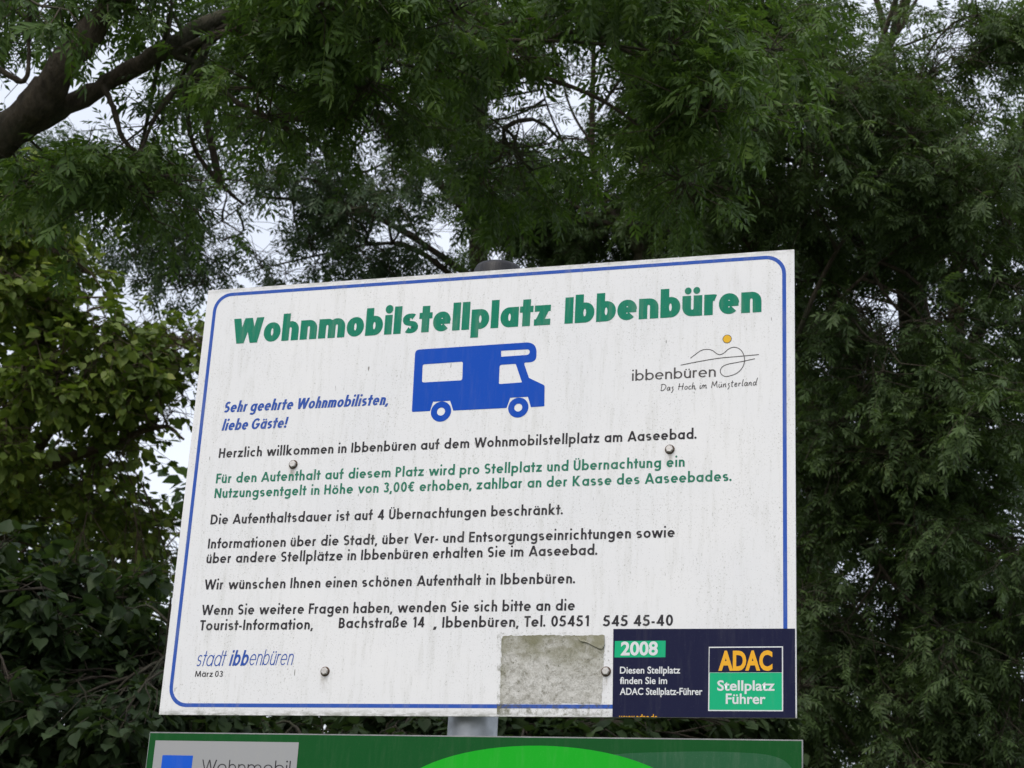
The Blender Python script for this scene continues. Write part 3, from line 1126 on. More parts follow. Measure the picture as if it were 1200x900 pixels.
# ------------------------------------------------------------------ vegetation
def m_leaf(name, stops, gloss=0.25, trans=0.34):
    m = N(name)
    at_ = m.n('ShaderNodeAttribute', _attribute_name='var')
    v = m.coords()
    n1 = m.noise(v, 0.9, 3)
    f = m.math('ADD', m.math('MULTIPLY', at_.outputs['Fac'], 0.8), m.math('MULTIPLY', m.math('SUBTRACT', n1, 0.4), 0.6), True)
    c = m.ramp(f, stops)
    m.l(c, m.b.inputs['Base Color'])
    m.b.inputs['Roughness'].default_value = 0.48
    m.b.inputs['Specular IOR Level'].default_value = gloss
    tr = m.n('ShaderNodeBsdfTranslucent')
    c2 = m.mix(1.0, c, (1.10, 1.25, 0.50), 'MULTIPLY')
    m.l(c2, tr.inputs[0])
    mx = m.n('ShaderNodeMixShader')
    mx.inputs[0].default_value = trans
    m.l(m.b.outputs[0], mx.inputs[1])
    m.l(tr.outputs[0], mx.inputs[2])
    m.l(mx.outputs[0], m.out.inputs[0])
    return m.m


def m_bark(name, a, b, moss=0.35):
    m = N(name)
    v = m.coords((1, 1, 0.35))
    n1 = m.noise(v, 30, 6, 0.7)
    n2 = m.noise(m.coords(), 2.5, 4)
    c = m.mix(m.ramp(n1, [(0.35, 0.0), (0.65, 1.0)]), a, b)
    c = m.mix(m.math('MULTIPLY', m.ramp(n2, [(0.45, 0.0), (0.65, 1.0)]), moss), c, (0.05, 0.075, 0.03))
    m.l(c, m.b.inputs['Base Color'])
    m.b.inputs['Roughness'].default_value = 0.9
    m.bump(n1, 1.0, 0.035)
    return m.m


BARK = m_bark('ash_bark', (0.042, 0.031, 0.021), (0.125, 0.098, 0.068), 0.5)
BARKD = m_bark('dark_shoot_bark', (0.035, 0.028, 0.018), (0.075, 0.058, 0.038), 0.4)
BARK2 = m_bark('brown_bark', (0.08, 0.055, 0.035), (0.17, 0.12, 0.08), 0.2)
TWIG = m_bark('pale_twig_bark', (0.16, 0.12, 0.08), (0.24, 0.18, 0.12), 0.1)
L_ASH = m_leaf('ash_leaf', [(0.0, (0.042, 0.066, 0.030)), (0.55, (0.094, 0.146, 0.052)), (0.92, (0.135, 0.190, 0.072)), (1.0, (0.24, 0.26, 0.08))])
L_ASHN = m_leaf('near_ash_leaf', [(0.0, (0.040, 0.070, 0.024)), (0.6, (0.100, 0.170, 0.042)), (0.95, (0.165, 0.240, 0.058)), (1.0, (0.22, 0.25, 0.07))])
L_LIND = m_leaf('linden_leaf', [(0.0, (0.060, 0.100, 0.024)), (0.5, (0.16, 0.22, 0.045)), (0.82, (0.28, 0.32, 0.07)), (1.0, (0.40, 0.30, 0.06))])
L_HAZ = m_leaf('hazel_leaf', [(0.0, (0.024, 0.042, 0.019)), (0.70, (0.055, 0.086, 0.036)), (0.90, (0.105, 0.155, 0.060)), (1.0, (0.26, 0.16, 0.04))], 0.14)
L_BACK = m_leaf('far_ash_leaf', [(0.0, (0.038, 0.066, 0.038)), (0.9, (0.105, 0.155, 0.075)), (1.0, (0.17, 0.19, 0.07))])

# gaps in the canopy where the sky shows: (px, py, half width, half height, strength)
GAPS = [(18, 98, 34, 34, 1.0), (105, 140, 26, 26, .95), (150, 150, 30, 24, .97), (122, 248, 12, 10, .9), (98, 232, 8, 8, .8), (150, 268, 14, 8, .7),
        (172, 370, 24, 12, .97), (205, 385, 18, 9, .8), (192, 486, 16, 11, .97), (148, 352, 12, 8, .8), (60, 352, 8, 6, .8), (30, 60, 22, 18, .4),
        (330, 290, 110, 40, .42), (230, 330, 60, 22, .45), (290, 210, 70, 50, .40), (520, 270, 60, 30, .45), (420, 170, 50, 50, .35), (630, 130, 45, 42, .70), (706, 108, 34, 30, .90),
        (655, 170, 24, 30, .6), (690, 70, 26, 20, .5), (1098, 50, 42, 26, .62), (1165, 70, 20, 20, .3), (985, 345, 38, 12, .72), (1055, 358, 38, 20, .78), (1036, 385, 22, 24, .82),
        (955, 420, 12, 8, .7), (1168, 495, 34, 9, .6), (1150, 305, 25, 10, .5), (1020, 632, 34, 14, .6), (1000, 720, 38, 34, .5), (1055, 680, 22, 14, .5), (1195, 772, 16, 18, .7),
        (1062, 812, 20, 8, .5), (70, 510, 14, 14, .5), (180, 660, 30, 12, .45), (140, 655, 18, 8, .4), (215, 625, 14, 14, .5), (500, 25, 20, 12, .4), (1190, 310, 18, 10, .5)]
_g = np.random.default_rng(5)
for cx_, cy_, wx, wy, k_, s_ in ((350, 240, 150, 90, 48, 13), (520, 230, 110, 80, 16, 11), (650, 130, 90, 90, 18, 12), (1040, 360, 90, 60, 16, 11), (1120, 70, 80, 70, 22, 11),
                                 (1010, 700, 90, 120, 22, 9), (110, 420, 100, 120, 16, 8), (150, 640, 90, 60, 14, 8), (420, 60, 200, 60, 16, 9), (1120, 500, 90, 80, 10, 8), (170, 260, 60, 60, 5, 9)):
    for _ in range(k_):
        GAPS.append((cx_ + _g.normal(0, wx * .6), cy_ + _g.normal(0, wy * .6), s_ * _g.uniform(.6, 1.6), s_ * _g.uniform(.5, 1.1), _g.uniform(.75, 1.0)))
GA = np.array(GAPS)


def gap_keep(P, power=1.0):
    x, y, d = proj(P)
    k = np.ones(len(P))
    for gx, gy, rx, ry, s_ in GA:
        q = ((x - gx) / rx) ** 2 + ((y - gy) / ry) ** 2
        k *= 1 - min(.97, s_ * power) * np.exp(-q ** 2 * 0.7)
    return k


def tris_of(Fc):
    out = []
    for f in Fc:
        for i in range(1, len(f) - 1):
            out.append((f[0], f[i], f[i + 1]))
    return np.array(out, np.int32)


def leaflet(L_, W_, fine):
    """a folded lance-shaped blade along +x"""
    if fine:
        V = [(0, 0, 0), (.28 * L_, .42 * W_, .10 * W_), (.62 * L_, .40 * W_, .02 * W_), (L_, 0, -.10 * L_), (.62 * L_, -.40 * W_, .02 * W_), (.28 * L_, -.42 * W_, .10 * W_), (.45 * L_, 0, -.07 * W_)]
        Fc = [(0, 6, 1), (1, 6, 2), (2, 6, 3), (3, 6, 4), (4, 6, 5), (5, 6, 0)]
    else:
        V = [(0, 0, 0), (.42 * L_, .48 * W_, .05 * W_), (L_, 0, -.08 * L_), (.42 * L_, -.48 * W_, .05 * W_)]
        Fc = [(0, 2, 1), (0, 3, 2)]
    return np.array(V, float), np.array(Fc, np.int32)


def rotz(a):
    c, s = math.cos(a), math.sin(a)
    return np.array([[c, -s, 0], [s, c, 0], [0, 0, 1.0]])


def rotx(a):
    c, s = math.cos(a), math.sin(a)
    return np.array([[1.0, 0, 0], [0, c, -s], [0, s, c]])


def roty(a):
    c, s = math.cos(a), math.sin(a)
    return np.array([[c, 0, s], [0, 1.0, 0], [-s, 0, c]])


def pinnate(pairs, L_, lf, lw_, fine, r):
    """an ash leaf 1 unit long along +x: leaflets in pairs on a drooping stalk"""
    Vs, Fs, vs, n = [], [], [], 0
    droop = r.uniform(0.15, 0.45)
    cv = lambda t: np.array([L_ * t, 0.0, -droop * L_ * t * t])
    rw = 0.0022 * L_ / 0.25
    ns_ = 4 if fine else 2
    ts = np.linspace(0, 1, ns_)
    V = []
    for t in ts:
        V += [cv(t) + (0, rw, 0), cv(t) - (0, rw, 0)]
    Vs.append(np.array(V))
    Fs.append(np.array([(2 * i, 2 * i + 1, 2 * i + 3) for i in range(ns_ - 1)] + [(2 * i, 2 * i + 3, 2 * i + 2) for i in range(ns_ - 1)]))
    vs.append(np.full(len(V), .6))
    n = len(V)
    spots = [(0.30 + 0.62 * i / (pairs - 1), s) for i in range(pairs) for s in (-1, 1)] + [(1.0, 0)]
    for t, s in spots:
        k = (1 - 0.35 * abs(t - 0.65)) * r.uniform(.85, 1.12)
        V, Fc = leaflet(lf * L_ * k, lw_ * L_ * k, fine)
        M_ = rotz(s * r.uniform(.75, 1.1)) @ roty(r.uniform(.1, .65)) @ rotx(r.uniform(-.5, .5))
        V = V @ M_.T + cv(t)
        Vs.append(V)
        Fs.append(Fc + n)
        vs.append(np.full(len(V), r.uniform(-.12, .12)))
        n += len(V)
    return np.vstack(Vs), np.vstack(Fs), np.concatenate(vs)


def broad(W_, fine, r, lobes=False):
    """a heart-shaped leaf about W_ across on a short stalk"""
    pts = [(0.0, 0), (-.10, .20), (.02, .42), (.30, .50), (.58, .40), (.82, .18), (1.05, 0)] if fine else [(0, 0), (.05, .40), (.50, .46), (1.05, 0)]
    up = np.array([(a, b, 0.18 * abs(b) - 0.20 * a * a + 0.03 * math.sin(9 * a)) for a, b in pts])
    dn = up[1:-1] * (1, -1, 1)
    mid = np.array([(.35, 0, -.05)]) + (0, 0, -.02)
    V = np.vstack([up, dn[::-1], mid])
    n = len(V) - 1
    Fc = [(i, n, (i + 1) % n) for i in range(n)]
    st_ = np.array([(0, .012, 0), (0, -.012, 0), (-.42, 0, .12)])
    Fc += [(n + 1, n + 3, n + 2)]
    V = np.vstack([V, st_]) + (.42, 0, -.12)
    V = V * W_ * np.array([1, r.uniform(.85, 1.1), 1])
    V = V @ rotx(r.uniform(-.15, .15)).T
    return V, np.array(Fc, np.int32), np.zeros(len(V))


def kit(kind, size, fine, k=5, far=False):
    r = np.random.default_rng(11)
    if far and kind == 'ash':
        return [pinnate(3, size * r.uniform(.85, 1.1), .44, .15, False, r) for i in range(k)]
    if kind == 'ash':
        return [pinnate((4 if i % 2 else 5) - (not fine), size * r.uniform(.85, 1.1), .40 if fine else .42, .125 if fine else .14, fine, r) for i in range(k)]
    return [broad(size * r.uniform(.8, 1.15), fine, r) for i in range(k)]


def frames(D, roll):
    """rotation matrices whose x axis is D, z axis upward as far as possible, rolled"""
    D = D / np.linalg.norm(D, axis=1)[:, None]
    up = np.tile([0, 0, 1.0], (len(D), 1))
    Y = np.cross(up, D)
    nn = np.linalg.norm(Y, axis=1)
    Y[nn < 1e-3] = (0, 1, 0)
    Y /= np.linalg.norm(Y, axis=1)[:, None]
    Z = np.cross(D, Y)
    c, s = np.cos(roll)[:, None], np.sin(roll)[:, None]
    Y2, Z2 = Y * c + Z * s, -Y * s + Z * c
    return np.stack([D, Y2, Z2], 2)


def tube(path, rad, sides=6):
    P_ = np.asarray(path, float)
    n = len(P_)
    T = np.gradient(P_, axis=0)
    T /= np.linalg.norm(T, axis=1)[:, None] + 1e-9
    ref = np.array([0.3, 0.9, 0.1]) if abs(T[0][1]) < .8 else np.array([1.0, 0, 0.2])
    A = np.cross(T, ref); A /= np.linalg.norm(A, axis=1)[:, None]
    B = np.cross(T, A)
    a = np.arange(sides) * 2 * math.pi / sides
    V = P_[:, None, :] + np.asarray(rad)[:, None, None] * (A[:, None, :] * np.cos(a)[None, :, None] + B[:, None, :] * np.sin(a)[None, :, None])
    V = V.reshape(-1, 3)
    F_ = []
    for i in range(n - 1):
        for j in range(sides):
            q = (j + 1) % sides
            F_.append((i * sides + j, i * sides + q, (i + 1) * sides + q))
            F_.append((i * sides + j, (i + 1) * sides + q, (i + 1) * sides + j))
    return V, np.array(F_, np.int32)


def cr_path(pts, n=6):
    return np.array(smooth_path([tuple(p) for p in pts], n))


def wiggle(a, b, r, amp, n=6, sag=0.0):
    t = np.linspace(0, 1, n)[:, None]
    a, b = np.asarray(a), np.asarray(b)
    L_ = np.linalg.norm(b - a)
    P_ = a + (b - a) * t
    off = r.normal(0, amp * L_, (2, 3))
    P_ = P_ + np.sin(t * math.pi) * off[0] + np.sin(t * 2 * math.pi) * off[1] * .5
    P_[:, 2] += sag * L_ * np.sin(t[:, 0] * math.pi)
    return P_


class Bag:
    def __init__(s):
        s.V, s.F, s.n, s.c = [], [], 0, []

    def add(s, V, F_, c=0.5):
        s.V.append(V); s.F.append(F_ + s.n); s.n += len(V)
        s.c.append(np.full(len(V), c) if np.isscalar(c) else c)

    def mesh(s, name, mat, smooth=False):
        return mesh_np(name, np.vstack(s.V), np.vstack(s.F), mat, np.concatenate(s.c), smooth)


def place_mass(bag_name, kits, P_, Rm, sc, idx, var, mat, parent, origin):
    Vs, Fs, cs, n = [], [], [], 0
    for k, (V, Fc, vv) in enumerate(kits):
        m = np.where(idx == k)[0]
        if not len(m):
            continue
        W_ = np.einsum('nij,vj->nvi', Rm[m], V) * sc[m][:, None, None] + (P_[m] - origin)[:, None, :]
        Fk = Fc[None] + (np.arange(len(m)) * len(V))[:, None, None] + n
        Vs.append(W_.reshape(-1, 3)); Fs.append(Fk.reshape(-1, 3))
        cs.append((vv[None] + var[m][:, None]).ravel())
        n += len(m) * len(V)
    o = obj(bag_name, mesh_np(bag_name, np.vstack(Vs), np.vstack(Fs), mat, np.clip(np.concatenate(cs), 0, 1)), parent)
    tag(o, kind='stuff')
    return n


NTRI = [0]


def onboard(x, y):
    """behind the two boards as seen by the camera, so never visible"""
    return ((x > 225) & (x < 920) & (y > 362 ) & (y < 825)) | ((x > 200) & (x < 920) & (y > 365 + (900 - x) * .04) & (y < 830))


def tree(name, label, cat, base, trunk, lobes, seed, kind, leaf_size, mat, bark, n_leaf, n_parts, clump_r, sprays, per_spray, twigs=True,
         limbs=(), group=None, fine=False, far_kit=True, droop=0.5, gap_pow=1.0, scale_out=0.5, clear=None, clump_n=None, boughs=6, thin=.35):
    """base: ground point.  trunk: list of (point, radius).  lobes: crown ellipsoids (px, py, distance, rx px, ry px, depth radius m, weight)"""
    r = np.random.default_rng(seed)
    root = empty(name, tuple(base))
    tag(root, label, cat, group)
    base = np.array(base, float)
    tp = np.array([p for p, _ in trunk], float)
    tr_ = np.array([q for _, q in trunk], float)
    path = cr_path(tp, 5)
    rads = np.interp(np.linspace(0, len(tr_) - 1, len(path)), np.arange(len(tr_)), tr_)
    V, Fc = tube(path, rads * (1 + 0.06 * r.normal(size=len(path))), 12)
    obj('trunk', mesh_np('trunk', V - base, Fc, bark, smooth=True), root)
    nodes = [path[len(path) // 2:]]
    for lp in limbs:
        pts = np.array([p for p, _ in lp], float)
        rr = np.array([q for _, q in lp], float)
        pa = cr_path(pts, 6)
        ra = np.interp(np.linspace(0, len(rr) - 1, len(pa)), np.arange(len(rr)), rr)
        pa = pa + r.normal(0, 1, pa.shape) * ra[:, None] * 0.12
        V, Fc = tube(pa, ra * (1 + 0.07 * r.normal(size=len(pa))), 10 if rr.max() > .04 else 6)
        obj('limb', mesh_np('limb', V - base, Fc, bark, smooth=True), root)
        nodes.append(pa)
    nodes = np.vstack(nodes)
    for _ in range(boughs):
        q = lobes[r.integers(0, min(6, len(lobes)))]
        e = at(q[0] + r.normal(0, q[3] * .6), q[1] + r.normal(0, q[4] * .6), q[2] + r.normal(0, .3))
        dd = ((nodes - e) ** 2).sum(1)
        s0 = nodes[r.choice(np.argsort(dd)[len(dd) // 4:len(dd) // 2 + 1])]
        pa = wiggle(s0, e, r, .07, 9, .10)
        pa = cr_path(pa, 3)
        V, Fc = tube(pa, np.linspace(r.uniform(.012, .024), .004, len(pa)), 6)
        obj('limb', mesh_np('limb', V - base, Fc, bark, smooth=True), root)
        nodes = np.vstack([nodes, pa[6:]])
    # clumps of foliage inside the crown
    cs = []
    W_ = np.array([q[6] for q in lobes], float)
    total = clump_n
    for q, w_ in zip(lobes, W_ / W_.sum()):
        px, py, d, rx, ry, rd, _w = q
        k = max(1, int(total * w_))
        u = r.normal(size=(k, 3)); u /= np.linalg.norm(u, axis=1)[:, None]
        u *= r.uniform(0.25, 1.0, k)[:, None] ** (1 / 2.2)
        c = at(px, py, d)
        ax = RW[:, 0] * (rx / F * d); az = RW[:, 1] * (ry / F * d); ay = -RW[:, 2] * rd
        cs.append(c + u[:, :1] * ax + u[:, 1:2] * az + u[:, 2:3] * ay)
    cs = np.vstack(cs)
    cs = cs[cs[:, 2] > 0.5]
    x, y, d = proj(cs)
    m = (x > -260) & (x < 1460) & (y > -330) & (y < 1150)
    keep = r.uniform(size=len(cs)) < np.where(m, 1.0, 0.35)
    keep &= r.uniform(size=len(cs)) < gap_keep(cs, gap_pow * 0.9)
    if clear is not None:
        keep &= clear(x, y)
    cs = cs[keep]
    bw = Bag()
    P_, D_ = [], []
    for c in cs:
        j = np.argmin(((nodes - c) ** 2).sum(1) - 0.0)
        a = nodes[j]
        L_ = np.linalg.norm(c - a)
        pa = wiggle(a, c, r, .07, 7, .05)
        r0 = min(.03 if leaf_size > .11 else .010, .006 + .010 * L_)
        V, Fc = tube(pa, np.linspace(r0, .004, 7), 4)
        bw.add(V, Fc)
        cr_ = clump_r * r.uniform(.65, 1.35)
        ns = max(2, int(sprays * r.uniform(.7, 1.3)))
        for _ in range(ns):
            v = r.normal(size=3); v /= np.linalg.norm(v)
            v = v * np.array([1, 1, .62])
            e = c + v * cr_ * r.uniform(.45, 1.0)
            s0 = pa[r.integers(4, 7)]
            tw = wiggle(s0, e, r, .08, 4, .06)
            if twigs:
                V, Fc = tube(tw, np.linspace(.0042, .0018, 4), 3)
                bw.add(V, Fc)
            dirn = e - s0; dirn /= np.linalg.norm(dirn) + 1e-6
            L2 = np.linalg.norm(e - s0)
            for q in range(per_spray):
                t = r.uniform(.35, 1.0) if q else 1.0
                p = s0 + (e - s0) * t
                k = q / max(1, per_spray - 1)
                f = rotz(r.uniform(-1.25, 1.25)) @ (dirn * np.array([1, 1, .5]))
                f = f + np.array([0, 0, -droop * r.uniform(.3, 1.3)]) + r.normal(0, .38, 3)
                P_.append(p); D_.append(f)
    P_ = np.array(P_); D_ = np.array(D_)
    x, y, d = proj(P_)
    inside = (x > -120) & (x < 1320) & (y > -120) & (y < 1020)
    hid = onboard(x, y)
    k = r.uniform(size=len(P_)) < gap_keep(P_ + D_ / (np.linalg.norm(D_, axis=1)[:, None]) * leaf_size * .5, gap_pow)
    k &= r.uniform(size=len(P_)) < np.where(hid, thin, np.where(inside, 1.0, scale_out))
    if clear is not None:
        k &= ~((limb_dist(x, y) < 28) & (r.uniform(size=len(P_)) < .6))
    # nothing grows through the boards or into the lens
    k &= (P_[:, 1] > 0.6) | (d < 0)
    P_, D_, x, y, d, hid = P_[k], D_[k], x[k], y[k], d[k], hid[k]
    n = len(P_)
    idx = r.integers(0, 5, n)
    sc = r.uniform(.62, 1.22, n)
    var = np.clip(r.beta(2.2, 2.6, n), 0, 1)
    Rm = frames(D_, r.normal(0, .45, n))
    vis = (x > 5) & (x < 1195) & (y > 5) & (y < 895) & ~hid
    order = np.where(vis)[0]
    order = order[np.argsort(d[order])][:n_parts]
    part = np.zeros(n, bool)
    part[order] = True
    kits = kit(kind, leaf_size, fine, far=not n_parts)
    if n_parts:
        kf = kit(kind, leaf_size, True)
        pm = []
        for V, Fc, vv in kf:
            for q in (.2, .4, .6, .85):
                pm.append(mesh_np('leaf', V, Fc, mat, np.clip(vv + q, 0, 1)))
        for i in order:
            me = pm[idx[i] * 4 + min(3, int(var[i] * 4))]
            o = bpy.data.objects.new('leaf', me)
            Mx = Matrix([[*(Rm[i][a] * sc[i]), P_[i][a] - base[a]] for a in range(3)] + [[0, 0, 0, 1]])
            C.objects.link(o)
            o.parent = root
            o.matrix_local = Mx
    r_ = ~part
    nv = place_mass('foliage', kits, P_[r_], Rm[r_], sc[r_], idx[r_], var[r_], mat, root, base)
    tw_ = obj('twigs', mesh_np('twigs', np.vstack(bw.V) - base, np.vstack(bw.F), bark), root)
    tag(tw_, kind='stuff')
    NTRI[0] += len(tw_.data.polygons)
    for ch in root.children:
        if ch.name.startswith('foliage'):
            NTRI[0] += len(ch.data.polygons)
            if 0: print(name, 'clumps', len(cs), 'leaves', n, 'tris', len(ch.data.polygons), 'twig tris', len(tw_.data.polygons))
    return root


def G0(p):
    return np.array([p[0], p[1], 0.0])


LIMBS = [[(-30, 190), (40, 125), (85, 65), (130, 5)], [(15, 150), (75, 125), (125, 98), (190, 60), (260, 20)]]


def limb_dist(x, y):
    best = np.full(len(x), 1e9)
    for pl in LIMBS:
        for (x0, y0), (x1, y1) in zip(pl[:-1], pl[1:]):
            L2 = (x1 - x0) ** 2 + (y1 - y0) ** 2
            t = np.clip(((x - x0) * (x1 - x0) + (y - y0) * (y1 - y0)) / L2, 0, 1)
            best = np.minimum(best, np.hypot(x - x0 - t * (x1 - x0), y - y0 - t * (y1 - y0)))
    return best


def limb_clear(x, y):
    # few shoots grow straight from the two old boughs
    return ~((limb_dist(x, y) < 45) & (rng.uniform(size=len(x)) < .70))


# 1. the ash whose boughs hang over from the left, nearest the camera
d1 = 7.5
b1 = at(-420, 700, 8.2)
fork = at(-10, 165, 7.4)
A1 = tree('ash_tree', 'near ash with two thick dark boughs forking at the top left over the white board', 'tree', (b1[0], b1[1], 0),
          [((b1[0], b1[1], -.3), .30), ((b1[0] + .05, b1[1], 1.2), .24), (at(-330, 480, 8.0), .20), (at(-180, 300, 7.7), .16), (at(-90, 225, 7.5), .115), (fork, .10)],
          [(110, -20, 7.6, 230, 60, .9, 1.3), (420, 40, 7.4, 260, 90, .9, 2.2), (320, 120, 7.8, 210, 70, .9, 1.3), (740, 40, 7.6, 200, 80, .9, 1.7), (815, 165, 7.2, 60, 60, .4, .40), (110, 215, 7.4, 90, 45, .5, .55),
           (60, 10, 7.2, 160, 60, .7, .6), (150, -200, 7.6, 500, 120, 1.6, .6), (520, 190, 8.0, 200, 60, .7, .4), (250, 230, 7.8, 110, 40, .6, .2)],
          21, 'ash', .140, L_ASHN, BARK, None, 300, .40, 14, 8, fine=False, droop=.5, clump_n=116, gap_pow=1.0, clear=limb_clear, boughs=16,
          limbs=[[(fork, .092), (at(40, 125, 7.35), .078), (at(85, 65, 7.3), .064), (at(130, 5, 7.3), .056), (at(180, -70, 7.3), .05)],
                 [(at(5, 160, 7.4), .072), (at(70, 128, 7.45), .046), (at(125, 98, 7.5), .038), (at(190, 60, 7.5), .042), (at(260, 20, 7.6), .036), (at(340, 4, 7.7), .030), (at(400, -12, 7.8), .024), (at(560, -30, 8), .016)],
                 [(at(290, 15, 7.6), .018), (at(345, 42, 7.6), .015), (at(395, 55, 7.6), .012), (at(460, 72, 7.6), .010), (at(520, 82, 7.7), .008), (at(640, 66, 7.8), .005)],
                 [(at(190, 58, 7.5), .020), (at(235, 78, 7.5), .015), (at(275, 118, 7.5), .013), (at(318, 140, 7.5), .011), (at(362, 165, 7.5), .007)],
                 [(at(120, 100, 7.4), .015), (at(134, 130, 7.4), .013), (at(146, 165, 7.4), .011), (at(190, 205, 7.5), .008), (at(240, 260, 7.6), .005)],
                 [(at(215, 90, 7.6), .012), (at(225, 165, 7.6), .011), (at(252, 208, 7.6), .010), (at(285, 240, 7.7), .006)],
                 [(at(400, -14, 7.8), .016), (at(440, 12, 7.7), .013), (at(490, 40, 7.6), .011), (at(530, 45, 7.6), .010), (at(600, 26, 7.6), .008), (at(672, 16, 7.7), .005)],
                 [(at(-40, 60, 7.2), .02), (at(0, 82, 7.2), .014), (at(28, 95, 7.2), .011), (at(34, 62, 7.2), .008), (at(30, 20, 7.2), .005)],
                 [(at(440, 0, 7.7), .012), (at(470, 35, 7.6), .010), (at(500, 62, 7.6), .008), (at(540, 110, 7.7), .006), (at(590, 150, 7.8), .004)],
                 [(at(560, -30, 8), .016), (at(700, -10, 7.8), .012), (at(790, 35, 7.5), .010), (at(840, 28, 7.4), .007)],
                 [(at(700, -10, 7.8), .012), (at(775, 30, 7.6), .008), (at(790, 70, 7.5), .006), (at(830, 130, 7.3), .004)]])

# 2. linden on the left
b2 = at(-60, 900, 15.5)
t2 = at(40, 420, 14.5)
tree('linden_tree', 'yellowish green broad-leaved tree at the left, its edge against the pale sky', 'tree', (b2[0], b2[1], 0),
     [((b2[0], b2[1], -.3), .26), ((b2[0], b2[1], 2.5), .2), (at(-10, 620, 15), .15), (t2, .09), (at(60, 300, 14.5), .04)],
     [(40, 320, 14.5, 85, 90, 1.2, 1.5), (110, 420, 14.2, 95, 75, 1.1, 1.5), (-120, 330, 14.8, 160, 130, 1.5, .6), (50, 520, 14.8, 170, 100, 1.3, 1.8), (190, 440, 14.4, 50, 40, .6, .6), (215, 400, 14.6, 30, 20, .4, .2), (70, 640, 15, 180, 110, 1.3, 1.5),
      (20, 225, 14.4, 75, 40, .7, .8)],
     22, 'broad', .088, L_LIND, BARK2, None, 300, .46, 14, 7, fine=False, droop=.42, clump_n=250, scale_out=.4,
     limbs=[[(at(-10, 600, 15), .08), (at(60, 500, 14.6), .05), (at(65, 420, 14.3), .03), (at(50, 350, 14.2), .018)],
            [(at(20, 560, 15), .06), (at(130, 520, 14.5), .035), (at(190, 500, 14.3), .02), (at(215, 515, 14.2), .01)]])

# 3. hazel thicket at the lower left and under the board
b3 = at(40, 1000, 9.0)
tree('hazel_bush', 'dark hazel bush with large round leaves at the lower left corner', 'bush', (b3[0], b3[1], 0),
     [((b3[0], b3[1], -.2), .07), ((b3[0] + .1, b3[1], 1.0), .05), (at(60, 860, 8.9), .03), (at(80, 720, 8.8), .012)],
     [(60, 830, 8.6, 190, 100, .8, 2.2), (110, 730, 8.8, 130, 90, .6, .55), (20, 720, 8.9, 120, 90, .6, .5), (60, 980, 8.8, 220, 140, .9, 1.2), (160, 850, 8.2, 90, 70, .5, .5)],
     23, 'broad', .080, L_HAZ, BARKD, None, 300, .24, 8, 6, fine=True, droop=.6, clump_n=270, scale_out=.4, boughs=0,
     limbs=[[((b3[0], b3[1], 0), .04), (at(0, 900, 8.8), .03), (at(-20, 760, 8.6), .015), (at(-30, 690, 8.5), .006)],
            [((b3[0], b3[1], 0), .04), (at(150, 900, 8.7), .03), (at(190, 790, 8.5), .014), (at(200, 700, 8.4), .006)]])
b3b = at(520, 1050, 9.5)
tree('hazel_bush', 'low green bush showing in the slot between the white and the green board', 'bush', (b3b[0], b3b[1], 0),
     [((b3b[0], b3b[1], -.2), .06), ((b3b[0], b3b[1], .9), .04), (at(500, 930, 9.4), .02), (at(480, 840, 9.3), .008)],
     [(400, 866, 9.3, 260, 34, .6, 3.0), (590, 860, 9.2, 90, 28, .5, 1.2), (800, 868, 9.6, 150, 36, .5, 1.2), (690, 862, 9.4, 70, 26, .5, 1.0), (300, 890, 9.3, 150, 50, .6, .8), (450, 1010, 9.3, 300, 60, .6, .4)],
     24, 'broad', .080, L_HAZ, BARKD, None, 180, .18, 12, 7, fine=False, droop=.6, clump_n=165, scale_out=.4, boughs=0,
     limbs=[[((b3b[0], b3b[1], .3), .04), (at(500 + q * 95, 960, 9.3), .02), (at(500 + q * 130, 850, 9.2), .008)] for q in (-2.2, -1.2, .8)])

